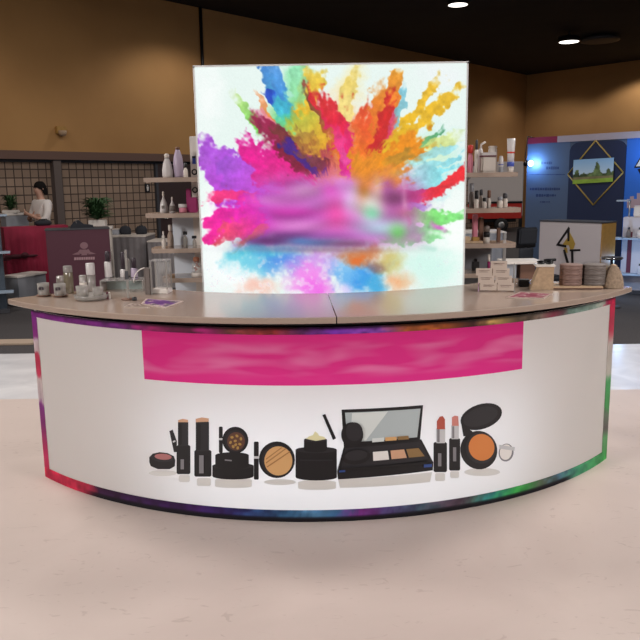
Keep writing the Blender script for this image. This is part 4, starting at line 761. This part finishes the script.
q = atz(43, 225.6, 1.085); t = thing('shoulder_bag', 'black soft bag lying on the crimson draped table', 'bag', (q.x - .03, q.y + .1, 1.081), an)
nb(M['dfab']).lathe([(.1, 0), (.13, .02), (.135, .05), (.1, .08), (0, .095)], n=20, sy=.55).make('body', None, t); nb(M['black']).tube([(-.09, 0, .06), (-.05, -.02, .1), (.05, -.02, .1), (.09, 0, .06)], .008).make('strap', None, t)
# maroon podium
PY = 10.5; a_, b_ = at(45, 228, PY - .13), at(109, 228, PY + .13); ln = (b_ - a_).xy.length; an = math.atan2((b_ - a_).y, (b_ - a_).x); pod = thing('podium', 'dark maroon podium with a pale crest on its front', 'podium', ((a_ + b_) / 2).to_tuple()[:2] + (0,), an)
mp = mat('podium_maroon', (84, 40, 56), .55)
nb(mp).box((0, .2, .54), (ln, .4, 1.08), bev=.006).make('body', None, pod); nb(M['dgrey']).box((0, .2, 1.09), (ln + .02, .42, .02), bev=.004).make('top', None, pod)
def on_face(root, px_, py_, dist=.004):
    """point on a thing's front face (local x, z)"""
    A = Vector(root.location); n = Vector((math.sin(root.rotation_euler.z), -math.cos(root.rotation_euler.z), 0)); d = ray(px_, py_); tt = (A - EYEP).dot(n) / d.dot(n); p = EYEP + d * tt - A
    ax = Vector((math.cos(root.rotation_euler.z), math.sin(root.rotation_euler.z), 0)); return p.dot(ax), p.z
def poly_on(bd, root, pts, dist): bd.slab([on_face(root, *p) for p in pts], .002, Matrix.Translation((0, -dist, 0))); return bd
cr = nb(mat('crest_ink', (140, 104, 112), .6))
for pts in (ell(84, 245.5, 4, 3.4, 0, 16), [(77, 253), (80, 249.4), (83, 250), (82, 254)], [(91, 252.6), (88.5, 249), (85.6, 250), (86, 254)], [(72, 254.6), (78, 252), (80, 254.6)], [(96, 253.8), (90, 251.6), (88, 254.4)], [(82.4, 249.6), (86, 249.4), (87.4, 255), (81.4, 255.4)]): poly_on(cr, pod, pts, .004)
cr.make('crest', None, pod)
tx_ = nb(mat('caption_ink', (176, 140, 146), .6)); xk = 74.2
for w_ in (2.4, 1.6, 1.8, 2.0, 1.4, 2.2, 1.8, 2.0, 1.6): poly_on(tx_, pod, [(xk, 257.4 - (xk - 74) * .03), (xk + w_, 257.3 - (xk - 74) * .03), (xk + w_, 260 - (xk - 74) * .03), (xk, 260.2 - (xk - 74) * .03)], .004); xk += w_ + .45
tx_.make('blurred_caption', None, pod)
R_ = pod.rotation_euler.z; fx_ = Vector((math.cos(R_), math.sin(R_), 0)); fy_ = Vector((-math.sin(R_), math.cos(R_), 0))
q = Vector(pod.location) + fx_ * .06 + fy_ * .2; t = thing('tote_bag', 'dark crumpled bag on top of the maroon podium', 'bag', (q.x, q.y, 1.1), an)
nb(M['dfab']).slab([(-.16, 0), (.17, 0), (.15, .035), (.03, .05), (-.04, .11), (-.1, .09), (-.15, .03)], .16, Matrix.Translation((0, -.08, 0))).make('body', None, t); nb(M['slate']).tube([(-.06, -.07, .03), (-.075, -.075, .1), (-.06, -.07, .125)], .008).make('handle', None, t)
# planter on a white pedestal behind the podium
q = at(102.5, 225, 11.55); q = Vector((q.x, 11.35, 0)); t = thing('pedestal', 'white pedestal stand behind the maroon podium under the fern', 'pedestal', (q.x, q.y + .2, 0), .2)
nb(M['white']).box((0, 0, 1.055), (.3, .3, .04), bev=.006).make('top', None, t); nb(M['cream']).box((0, 0, .52), (.26, .26, 1.03), bev=.006).make('column', None, t)
def leafy(name, lab, loc, r, h, n, seed, pot, cat='plant'):
    t = thing(name, lab, cat, loc); rn = random.Random(seed)
    if pot: nb(M['white']).box((0, 0, pot / 2), (.25, .16, pot), bev=.01).make('pot', None, t)
    bd = nb(M['leaf'])
    for k in range(n):
        a = rn.uniform(0, 2 * PI); L_ = rn.uniform(.55, 1.) * r; H_ = rn.uniform(.1, 1.) * h; w_ = rn.uniform(.008, .02); vs = []; fs = []
        for i in range(6):
            u = i / 5; d_ = L_ * u; z_ = pot + H_ * (2.3 * u - 1.6 * u * u) ; ww = w_ * math.sin(PI * (.08 + .9 * u))
            c_ = Vector((math.cos(a) * d_, math.sin(a) * d_, z_)); s_ = Vector((-math.sin(a), math.cos(a), .3)) * ww; vs += [c_ - s_, c_ + s_]
        for i in range(5): fs.append((2 * i, 2 * i + 1, 2 * i + 3, 2 * i + 2))
        bd.faces(vs, fs, True)
    bd.make('foliage', None, t); return t
leafy('potted_fern', 'bushy green fern in a white planter behind the maroon podium', (q.x - .07, q.y + .2, 1.075), .3, .42, 260, 4, .1)
q = at(17, 213, 12.75); zc_ = q.z; t = thing('display_counter', 'pale tall counter against the block wall beside the person', 'counter', (q.x, 12.75, 0), ang1)
nb(M['grey']).box((0, .1, zc_ / 2 - .02), (.4, .2, zc_ - .04), bev=.006).make('body', None, t); nb(M['white']).box((0, .1, zc_ - .02), (.44, .24, .04), bev=.006).make('top', None, t)
p9 = at(11, 212, 12.75); leafy('potted_plant', 'small green plant on the pale counter left of the person', (p9.x, 12.75, zc_), .16, .32, 130, 8, .05)
# low white bench in front of the crimson cloth
a_, b_ = atz(17, 276.2, .44), atz(46.5, 271.5, .44); an = math.atan2((b_ - a_).y, (b_ - a_).x); ln = (b_ - a_).length; c_ = (a_ + b_) / 2; t = thing('low_cabinet', 'low white topped grey cabinet in front of the crimson draped table', 'cabinet', (c_.x, c_.y, 0), an)
nb(M['white']).box((0, .14, .425), (ln, .3, .03), bev=.004).make('top', None, t); nb(M['grey']).box((0, .14, .225), (ln - .03, .27, .37), bev=.004).make('body', None, t); nb(M['dgrey']).box((0, .14, .02), (ln - .06, .24, .04)).make('plinth', None, t)
# tables with grey cloths, and the things on them
def cloth_table(lab, xa, xb, Y, z, dep, rz=0., m_='fabric', topm='cream'):
    A, Bq = at(xa, 235, Y).x, at(xb, 235, Y).x; w_ = Bq - A; t = thing('cloth_table', lab, 'table', ((A + Bq) / 2, Y, 0), rz)
    nb(M[topm]).box((0, dep / 2, z - .012), (w_ + .02, dep + .02, .024), bev=.004).make('tabletop', None, t)
    bd = nb(M[m_]); n = 40; vs = []; fs = []
    for k in range(n + 1):
        for z_ in (.01, z * .5, z - .025): vs.append((-w_ / 2 + w_ * k / n, -.004 - .02 * (1 - z_ / z) * (1 + math.sin(k * .9) + .4 * math.sin(k * 2.3)), z_))
    for k in range(n):
        for j_ in range(2): fs.append((k * 3 + j_, k * 3 + 3 + j_, k * 3 + 4 + j_, k * 3 + 1 + j_))
    bd.faces(vs, fs, True); bd.box((-w_ / 2, dep / 2, z / 2 - .01), (.006, dep, z - .03)); bd.box((w_ / 2, dep / 2, z / 2 - .01), (.006, dep, z - .03)); bd.make('tablecloth', None, t); return t
cloth_table('table under a grey cloth just right of the maroon podium', 108, 145, 12.5, .86, .75)
cloth_table('second grey clothed table beside the shelving unit, set further right', 147, 174, 12.2, .79, .6)
bg = None
for pxx, lab in ((125.5, 'black rounded bag on the grey clothed table, the left one'), (143, 'black rounded bag on the grey clothed table, the right one')):
    x_ = at(pxx - (1.5 if pxx > 140 else 0), 233, 12.9).x; t = thing('backpack', lab, 'bag', (x_, 12.9, .86), 0, 'black bags on the grey clothed table')
    nb(M['dfab']).lathe([(.085, 0), (.1, .02), (.1, .09), (.07, .135), (0, .15)], n=18, sy=.6).make('body', None, t); nb(M['black']).tube([(-.03, 0, .135), (-.015, 0, .16), (.015, 0, .16), (.03, 0, .135)], .006).make('handle', None, t)
x_ = at(115.5, 233, 12.9).x; item('carton', 'pale carton on the grey clothed table next to the black bags', 'box', (x_, 12.9, .86), (('carton', 'grey', 'b', [((0, 0, .045), (.15, .12, .09))]), ('lid', 'cream', 'b', [((0, 0, .095), (.155, .125, .01))])))
# product tower cut by the left edge of the picture
def tower(lab, loc, rz, w_, h_, zs, out, body, n_):
    t = thing('product_tower', lab, 'display tower', loc, rz, None)
    nb(body).box((0, .12, h_ / 2), (w_, .2, h_), bev=.008).make('body', None, t); nb(M['dgrey']).box((0, .1, .03), (w_ + .06, .3, .06), bev=.006).make('base', None, t)
    for z in zs: nb(M['shelfglass']).box((out / 2 * n_, -.08, z), (w_ + out, .2, .022), bev=.003).make('shelf', None, t)
    return t
q = at(-12, 240, 9.9); tower('grey blue product tower with glass shelves at the left edge of the picture', (q.x, 9.9, 0), ang1 - .45, .32, 2.04, (.83, .3, 1.32), .1, mat('tower_blue_grey', (72, 82, 94), .4), 1)

# ---- the person with crossed arms behind the crimson table
def skin_mesh(name, pts, edges, root, m_, parent=None, sub=2):
    me = bpy.data.meshes.new(name); me.from_pydata([p[:3] for p in pts], edges, []); o = bpy.data.objects.new(name, me); COL.objects.link(o)
    md = o.modifiers.new('skin', 'SKIN'); md.use_smooth_shade = True; sv = me.skin_vertices[0].data
    for i, p in enumerate(pts):
        r = p[3]; sv[i].radius = r if isinstance(r, tuple) else (r, r); sv[i].use_root = i == root
    o.modifiers.new('sub', 'SUBSURF').levels = sub
    dg = bpy.context.evaluated_depsgraph_get(); dg.update(); nm = bpy.data.meshes.new_from_object(o.evaluated_get(dg)); o.modifiers.clear(); o.data = nm; nm.name = name
    nm.materials.clear(); nm.materials.append(m_)
    for f in nm.polygons: f.use_smooth = True
    if parent: o.parent = parent
    return o
q = at(40, 189, 12.5); person = thing('person', 'dark haired person in a white shirt standing with arms crossed behind the crimson table', 'person', (q.x, 12.5, 0), math.radians(-40))
torso = [(0, .01, .96, (.15, .11)), (0, .0, 1.1, (.135, .1)), (0, -.01, 1.26, (.155, .115)), (0, .0, 1.39, (.15, .1)), (0, .01, 1.46, (.075, .07)), (0, -.005, 1.53, (.055, .055)), (0, -.012, 1.59, (.066, .078)), (0, -.01, 1.655, (.075, .092)), (0, .0, 1.715, (.06, .07))]
pts = list(torso); ed = [(i, i + 1) for i in range(8)]
def add(chain, root):
    pr = root
    for p in chain: pts.append(p); ed.append((pr, len(pts) - 1)); pr = len(pts) - 1
    return pr
add([(0, -.105, 1.635, .014)], 7)                                             # nose
hands = []
for s_ in (-1, 1):
    zf = 1.2 + (.035 if s_ > 0 else 0); yf = -.2 - (.035 if s_ > 0 else 0)
    wr_ = add([(s_ * .17, .01, 1.41, .058), (s_ * .225, -.03, 1.27, .047), (s_ * .235, -.09, 1.14, .042), (s_ * .1, yf + .02, zf - .015, .036), (-s_ * .06, yf, zf + .015, .026), (-s_ * .12, yf + .01, zf + .03, (.036, .018))], 3)
    for k in range(4): add([(-s_ * (.155 + .004 * k), yf + .012, zf + .052 - .017 * k, .0095), (-s_ * (.185 + .004 * (1.5 - abs(k - 1.5))), yf + .03, zf + .05 - .017 * k, .0088), (-s_ * (.2 + .003 * (1.5 - abs(k - 1.5))), yf + .055, zf + .047 - .017 * k, .0075)], wr_)
    add([(-s_ * .1, yf - .01, zf + .068, .0105), (-s_ * .125, yf, zf + .1, .009)], wr_ - 1)
    add([(s_ * .09, .0, .86, .095), (s_ * .1, -.01, .5, .062), (s_ * .1, .025, .1, .042), (s_ * .11, -.1, .035, (.042, .03)), (s_ * .115, -.17, .028, (.038, .022))], 0)
skin_mesh('body', pts, ed, 0, M['skin'], person)
shirt = [(0, .01, .98, (.168, .128)), (0, .0, 1.1, (.155, .118)), (0, -.01, 1.26, (.175, .132)), (0, .0, 1.39, (.165, .115)), (0, .01, 1.455, (.095, .085)), (0, .008, 1.505, (.066, .068))]; e2 = [(0, 1), (1, 2), (2, 3), (3, 4), (4, 5)]
for s_ in (-1, 1):
    b0 = len(shirt); shirt += [(s_ * .175, .01, 1.425, .078), (s_ * .228, -.03, 1.27, .064), (s_ * .236, -.085, 1.15, .06), (s_ * .16, -.14, 1.16, .054)]; e2 += [(3, b0), (b0, b0 + 1), (b0 + 1, b0 + 2), (b0 + 2, b0 + 3)]
skin_mesh('shirt', shirt, e2, 0, M['shirt'], person)
tr = [(0, .01, .99, (.165, .125))]; e3 = []
for s_ in (-1, 1):
    b0 = len(tr); tr += [(s_ * .09, .0, .86, .112), (s_ * .1, -.01, .5, .082), (s_ * .1, .02, .1, .066)]; e3 += [(0, b0), (b0, b0 + 1), (b0 + 1, b0 + 2)]
skin_mesh('trousers', tr, e3, 0, M['trouser'], person)
for s_ in (-1, 1): nb(M['black']).lathe([(.05, 0), (.056, .02), (.05, .05), (.03, .075), (0, .08)], (s_ * .11, -.06, 0), 16, None, True, .95, 2.2).make('shoe', None, person)
hr = nb(M['hair']); vs = []; fs = []
for j_ in range(9):
    for k in range(20):
        a = 2 * PI * k / 20; u = j_ / 8; front = -math.sin(a); low = 1.6 + .09 * max(0, front) ** .7 if front > 0 else 1.56
        ph = u * PI / 2; rr_ = math.cos(ph); z_ = low + (1.785 - low) * math.sin(ph); vs.append((math.cos(a) * .09 * rr_ ** .7, .014 + math.sin(a) * .112 * rr_ ** .7, z_))
for j_ in range(8):
    for k in range(20): fs.append((j_ * 20 + k, j_ * 20 + (k + 1) % 20, (j_ + 1) * 20 + (k + 1) % 20, (j_ + 1) * 20 + k))
hr.faces(vs, fs, True); hr.make('hair', None, person)
ey = nb(M['dink'])
for s_ in (-1, 1): ey.lathe([(0, -.006), (.009, 0), (0, .006)], (s_ * .028, -.088, 1.662), 8); ey.box((s_ * .028, -.094, 1.682), (.034, .012, .007))
ey.make('eyes', None, person)
nb(mat('lips', (150, 84, 78), .5)).lathe([(0, -.006), (.02, 0), (0, .006)], (0, -.081, 1.594), 10, None, True, 1, .5).make('mouth', None, person)
for s_ in (-1, 1): nb(M['skin']).lathe([(0, -.03), (.014, -.02), (.016, .01), (.008, .026), (0, .03)], (s_ * .078, .005, 1.645), 10, None, True, .5, 1.1).make('ear', None, person)

# ================================================================== neighbouring stands, right
bw0, bw1 = Vector((3.87, 13.96, 0)), Vector((5.3, 12.48, 0)); dB = (bw1 - bw0).normalized(); angB = math.atan2(dB.y, dB.x)
bw = thing('booth_wall', 'blue and navy exhibition backwall with a gold diamond and landscape picture', 'backdrop', bw0, angB)
def bx_(pxx, pyy=180): return on_face(bw, pxx, pyy)[0]
x0_, x1_, x2_, x3_ = 0., bx_(569), bx_(625), bx_(625) + .95
mblue = mat('panel_blue', (78, 94, 120), .55); mblue2 = mat('panel_bright_blue', (40, 104, 196), .55)
nb(mblue).box(((x0_ + x1_) / 2, .04, 1.165), (x1_ - x0_, .08, 2.33)).make('panel', None, bw)['label'] = 'grey blue panel with smeared lines of text'
nb(mblue2).box(((x2_ + x3_) / 2, .04, 1.165), (x3_ - x2_, .08, 2.33)).make('panel', None, bw)['label'] = 'bright blue panel'
w_ = x2_ - x1_; r_ = .16; out = [(x1_, 0), (x2_, 0)] + [(x2_ - r_ + r_ * math.cos(k * PI / 16), 2.31 - r_ + r_ * math.sin(k * PI / 16)) for k in range(9)] + [(x1_ + r_ - r_ * math.sin(k * PI / 16), 2.31 - r_ + r_ * math.cos(k * PI / 16)) for k in range(9)]
nb(M['navy']).slab(out, .03, Matrix.Translation((0, -.02, 0))).make('panel', None, bw)['label'] = 'navy panel with rounded top corners'
nb(mblue).box(((x1_ + x2_) / 2, .016, 1.165), (w_, .01, 2.33)).make('panel_backing', None, bw)
xh = bx_(558, 138); nb(mat('header_red', (132, 34, 62), .5)).box((xh / 2, .03, 2.385), (xh, .1, .11)).make('header', None, bw)['label'] = 'dark red end of the header'
nb(mat('header_grey', (168, 156, 164), .5)).box(((xh + x3_) / 2, .03, 2.385), (x3_ - xh, .1, .11)).make('header', None, bw)['label'] = 'pale header strip'
gd = nb(M['gold']); dm = [(596.5, 140.5), (568.5, 174.5), (594, 205), (624, 172.5)]
for i in range(4):
    a_, b_ = [Vector((on_face(bw, *dm[j_])[0], -.028, on_face(bw, *dm[j_])[1])) for j_ in (i, (i + 1) % 4)]; gd.box((a_ + b_) / 2, ((b_ - a_).length, .006, .03)) if False else gd.tube([a_, b_], .013, 6)
gd.make('gold_diamond', None, bw)
c4 = [on_face(bw, *p) for p in ((575, 160), (615.4, 157.6), (615, 181.6), (575.4, 184))]; n1_, n2_ = 60, 40; P = np.zeros((n2_, n1_, 3)); C_ = np.zeros((n2_, n1_, 3)); lt = sum(lattice((n2_, n1_), 9 * 2 ** k, 6 * 2 ** k, 400 + k) * .6 ** k for k in range(3)) / 1.96
for i in range(n2_):
    for k in range(n1_):
        u, v = k / (n1_ - 1), i / (n2_ - 1); xa = c4[0][0] * (1 - u) + c4[1][0] * u; za = c4[0][1] * (1 - u) + c4[1][1] * u; zb = c4[3][1] * (1 - u) + c4[2][1] * u; P[i, k] = (xa, -.05, za * (1 - v) + zb * v)
        sky = np.array([140, 180, 216]) * (1 - v) + np.array([222, 228, 230]) * v; tree_ = max(.9 * math.exp(-((u - .6) / .1) ** 2), .55 * math.exp(-((u - .1) / .12) ** 2), .42, .6 * math.exp(-((u - .88) / .1) ** 2))
        C_[i, k] = sky
        if 1 - v < tree_ * (.75 + .5 * lt[i, k]): C_[i, k] = np.array([84, 98, 62]) * (.4 + 1.3 * lt[i, k])
        if v > .72: C_[i, k] = np.array([130, 120, 84]) * (.8 + .4 * lt[i, k])
        if v > .84: C_[i, k] = np.array([140, 168, 64]) * (.85 + .3 * lt[i, k])
pic = grid_obj('landscape_picture', P, C_ / 255., INK, bw); nb(M['black']).slab([c4[3], c4[2], c4[1], c4[0]], .02, Matrix.Translation((0, -.048, 0))).make('picture_backing', None, bw)
tx_ = nb(mat('smeared_text', (36, 52, 92), .6)); rn = random.Random(12)
for (xa, xb, yy, hh) in ((541, 552, 163, 3.), (546, 559, 168, 3.2), (529, 565, 174.6, .8), (530, 560, 189, 3.), (536, 556, 195.4, 2.8), (540, 550, 202, 1.2)):
    x_ = xa
    while x_ < xb - .5:
        w9 = min(rn.uniform(1.4, 3.2), xb - x_); h9 = hh * rn.uniform(.6, 1.); poly_on(tx_, bw, [(x_, yy - h9 / 2), (x_ + w9, yy - h9 / 2 - .06 * w9), (x_ + w9, yy + h9 / 2), (x_, yy + h9 / 2)], .003); x_ += w9 + (.5 if hh > 1 else 0)
tx_.make('smeared_text', None, bw)
tg = nb(M['black']); poly_on(tg, bw, [(634, 168), (641, 156), (648, 167)], .004); tg.use(M['cream']); poly_on(tg, bw, [(636, 166.4), (641, 158.6), (645.4, 165.8)], .007); tg.use(M['black']); poly_on(tg, bw, [(637.5, 169), (644, 168.4), (641, 176)], .004); tg.make('emblem', None, bw)
ca = nb(mat('castle_print', (176, 150, 156), .6)); poly_on(ca, bw, [(627, 208), (627, 199), (630, 199), (630, 196.5), (634, 196), (634, 199), (637, 199), (637, 193), (641, 193), (648, 200), (648, 208)], .003); ca.make('building_print', None, bw)
# small arm lamp lighting the blue panel
xl, zl = on_face(bw, 535.5, 163.5); lampt = thing('arm_lamp', 'small black arm lamp glowing bluish white on the blue panel', 'lamp', bw0 + dB * xl, angB)
lampt.location.z = 0
nb(M['black']).tube([(-.09, .0, 2.445), (-.09, -.14, 2.46), (-.1, -.2, zl + .12), (-.06, -.22, zl + .02)], .009).box((-.09, .02, 2.445), (.05, .06, .012)).make('arm', None, lampt)
nb(M['blackg']).lathe([(.022, -.045), (.04, -.04), (.05, .04), (.045, .045)], (-.06, -.22, zl), 18, Matrix.Rotation(-1.25, 4, 'X') @ Matrix.Rotation(0, 4, 'Y')).make('head', None, lampt)
nb(mat('lamp_bulb', (235, 245, 255), .4, emit=(205, 228, 255), power=12)).lathe([(0, -.04), (.036, -.028), (.052, 0), (.036, .028), (0, .04)], (.02, -.2, zl), 18, Matrix.Rotation(PI / 2, 4, 'X')).make('bulb', None, lampt)
lp = bw0 + dB * (xl - .03) + Vector((math.sin(angB), -math.cos(angB), 0)) * .13; lamp('arm_lamp_light', 'POINT', (lp.x, lp.y, zl), 15, (.22, .5, 1), .03)
lp = bw0 + dB * (x2_ + .45) + Vector((math.sin(angB), -math.cos(angB), 0)) * .4; lamp('arm_lamp_light', 'POINT', (lp.x, lp.y, 2.1), 9, (.35, .6, 1), .05)
# white podium with the arrow emblem
a_, b_ = Vector((3.22, 10.83, 0)), Vector((3.825, 10.05, 0)); ln = (b_ - a_).length; an = math.atan2((b_ - a_).y, (b_ - a_).x); pod2 = thing('podium', 'white podium with a black and gold arrow emblem and tan wooden side', 'podium', (a_ + b_) / 2, an)
nb(mat('podium_white', (186, 178, 182), .5)).box((0, .17, .54), (ln, .34, 1.08), bev=.005).make('body', None, pod2); nb(M['tan']).box((ln / 2 + .006, .17, .54), (.012, .34, 1.08)).make('side_panel', None, pod2); nb(M['dgrey']).box((.005, .17, 1.09), (ln + .03, .36, .02), bev=.003).make('top', None, pod2)
em = nb(M['gold']); poly_on(em, pod2, [(562.6, 244.6), (568.6, 236), (569.6, 232), (573, 238), (575.4, 244), (573.6, 249), (570.4, 249.4), (569, 245.4)], .003); poly_on(em, pod2, [(563.6, 247.6), (567.4, 247.8), (567.8, 253), (566, 252.6)], .003); em.make('gold_fill', None, pod2)
ek = nb(M['black']); poly_on(ek, pod2, [(568.9, 226.4), (570.2, 228.6), (559.6, 243.8), (566.6, 245.2), (566.4, 247.6), (556, 245.4)], .005); poly_on(ek, pod2, [(567.6, 229), (569.9, 228), (569.6, 241), (567.6, 241.4)], .0045); poly_on(ek, pod2, [(563.2, 250), (565.2, 249.4), (569, 262), (568.8, 265.6), (567.4, 265.6)], .005); poly_on(ek, pod2, [(569.8, 249.4), (580.6, 249), (580.6, 251.2), (569.8, 251.4)], .005); poly_on(ek, pod2, [(571.2, 250.6), (573.6, 250.6), (573.8, 265.4), (571.6, 265.6)], .0055); ek.make('arrow_emblem', None, pod2)
# office chair
q = at(528, 240, 9.4); ch = thing('office_chair', 'black mesh office chair left of the white podium', 'chair', (q.x, 9.4, 0), .35)
bk = nb(M['dfab']); bk.box((0, .0, .97), (.27, .04, .21), 0, .08, .018); bk.make('backrest', None, ch); nb(M['black']).box((0, .035, .95), (.3, .02, .26), 0, .08, .009).tube([(0, .05, .85), (0, .07, .6), (0, .0, .42)], .02).make('back_frame', None, ch)
nb(M['dfab']).lathe([(.1, .68), (.11, .7), (.11, .8), (.1, .82)], (0, .03, 0), 18, None, True, 1, .3).make('lumbar_pad', None, ch)
nb(M['dfab']).box((0, -.2, .47), (.46, .46, .08), bev=.03).make('seat', None, ch)
for s_ in (-1, 1): nb(M['black']).tube([(s_ * .23, .0, .46), (s_ * .26, -.02, .66), (s_ * .26, -.22, .68)], .018).make('armrest', None, ch)
bs = nb(M['black']).tube([(0, -.18, .06), (0, -.18, .44)], .025)
for k in range(5): a = 2 * PI * k / 5; bs.tube([(0, -.18, .09), (.27 * math.cos(a), -.18 + .27 * math.sin(a), .06)], .018)
bs.make('base', None, ch)
for k in range(5): a = 2 * PI * k / 5; nb(M['rubber']).lathe([(0, -.015), (.028, -.012), (.028, .012), (0, .015)], (.27 * math.cos(a), -.18 + .27 * math.sin(a), .028), 12, Matrix.Rotation(PI / 2, 4, 'X')).make('caster', None, ch)
# white work table behind the worktop
A, Bq = at(506, 262, 7.9).x, at(545, 262, 7.9).x; zt = at(525, 262, 7.9).z; t = thing('side_table', 'small white topped table with a brown drawer box behind the card rack', 'table', ((A + Bq) / 2, 7.9, 0))
nb(M['white']).box((0, .2, zt - .012), (Bq - A, .4, .024), bev=.004).make('tabletop', None, t); nb(M['brown']).box((.04, .2, zt - .12), (.16, .3, .19), bev=.005).make('drawer_box', None, t); nb(M['grey']).box((-.14, .2, (zt - .024) / 2), (.1, .36, zt - .024)).make('side_panel', None, t)
for sy_ in (.03, .37): nb(M['alu']).box((Bq - (A + Bq) / 2 - .02, sy_, (zt - .024) / 2), (.025, .025, zt - .024)).make('leg', None, t)
# round dark table with a chrome rim
q = at(612, 257, 9.65); t = thing('round_table', 'little round dark table with a chrome rim beside the tan podium side', 'table', (q.x, 9.65, 0))
nb(M['dgrey']).lathe([(0, q.z - .03), (.13, q.z - .03), (.135, q.z - .015), (.13, q.z), (0, q.z)], n=28).make('tabletop', None, t); nb(M['chrome']).lathe([(.136, q.z - .022), (.142, q.z - .012), (.136, q.z - .002), (.134, q.z - .012), (.136, q.z - .022)], n=28).make('rim', None, t)
nb(M['chrome']).tube([(0, 0, .02), (0, 0, q.z - .03)], .018).make('pole', None, t); nb(M['dgrey']).lathe([(.14, 0), (.14, .012), (.03, .022), (0, .022)], n=28).make('foot', None, t)
# right hand product tower
q = at(637, 240, 10.75); tr_ = tower('white product tower with glowing blue glass shelves at the right edge of the picture', (q.x, 10.75, 0), angB + .2, .42, 1.12, (.3, .82), .0, mat('tower_white', (196, 190, 196), .5), -1)
for z in (.3, .82): nb(M['shelfglass']).box((-.26, -.1, z), (.2, .26, .022), bev=.003).make('shelf_wing', None, tr_)
nb(M['maroon']).box((-.1, .015, .6), (.06, .012, .62)).make('stripe', None, tr_)
nb(M['shelfglass']).box((-.2, -.06, 1.36), (.16, .18, .02)).make('shelf', None, tr_); nb(M['alu']).tube([(-.14, .06, 1.1), (-.14, .06, 1.36)], .012).make('post', None, tr_)
Rm = Matrix.Rotation(angB + .2, 4, 'Z')
for lx, lz, w9, h9, cm, lab in ((-.03, 1.122, .1, .16, 'white', 'taller white carton on top of the right product tower'), (.1, 1.122, .12, .11, 'cream', 'shorter cream carton on top of the right product tower')):
    v = Rm @ Vector((lx, .1, 0)); item('product_carton', lab, 'box', (q.x + v.x, 10.75 + v.y, lz), (('carton', cm, 'b', [((0, 0, h9 / 2), (w9, .1, h9))]), ('flap', cm, 'b', [((0, 0, h9 + .002), (w9 - .004, .096, .004))])), None, angB + .2)
for lx, lz, cm, lab in ((-.1, .8315, 'slate', 'small grey bottle on the upper shelf of the right product tower'), (.05, .8315, 'cream', 'small cream bottle on the upper shelf of the right product tower'), (.08, .3115, 'bottle', 'small white bottle on the lower shelf of the right product tower')):
    v = Rm @ Vector((lx, -.09, 0)); item('product_bottle', lab, 'bottle', (q.x + v.x, 10.75 + v.y, lz), (('body', cm, 'l', bottle_prof(.03, .12, .5)), ('cap', 'dgrey', 'l', [(.017, .12), (.018, .15), (0, .152)])))
lp = at(630, 262, 10.4); lamp('tower_light', 'POINT', (lp.x - .15, lp.y - .1, .55), 6, (.35, .6, 1), .04)
# white clothed table and the trailer far back
cloth_table('white clothed table seen between the right shelves', 452, 506, 12.2, .85, .7, 0., 'grey', 'white')
YT = 25.0; A, Bq = at(436, 180, YT).x, at(523, 180, YT).x; zr = (at(480, 162, YT).z, at(480, 202, YT).z, at(480, 219, YT).z); w_ = Bq - A
t = thing('utility_trailer', 'white box trailer with a red lower side parked far behind the shelves', 'trailer', ((A + Bq) / 2, YT, 0))
nb(M['trailer']).box((0, .8, (zr[0] + zr[1]) / 2), (w_, 1.6, zr[0] - zr[1]), bev=.02).make('body', None, t); nb(M['black']).box((0, .8, zr[1] - .03), (w_ + .02, 1.6, .06)).make('trim_strip', None, t); nb(M['redp']).box((0, .8, (zr[1] - .06 + zr[2]) / 2), (w_, 1.58, zr[1] - .06 - zr[2]), bev=.01).make('lower_side', None, t)
nb(M['black']).box((0, .8, zr[2] - .06), (w_ - .3, 1.3, .12)).make('chassis', None, t)
xw = at(501, 220, YT).x - (A + Bq) / 2
for xx in (xw, -xw * .2 - .5):
    for yy in (-.02, 1.6):
        wh = nb(M['rubber']).lathe([(.12, -.06), (.22, -.06), (.235, -.03), (.235, .03), (.22, .06), (.12, .06)], (xx, yy, .236), 24, Matrix.Rotation(PI / 2, 4, 'X')).make('wheel', None, t)
        nb(M['alu']).lathe([(0, -.075), (.05, -.08), (.11, -.066), (.125, -.03), (.0, .02)], (xx, yy, .236), 20, Matrix.Rotation(PI / 2 if yy > 1 else -PI / 2, 4, 'X')).make('hub', None, wh)
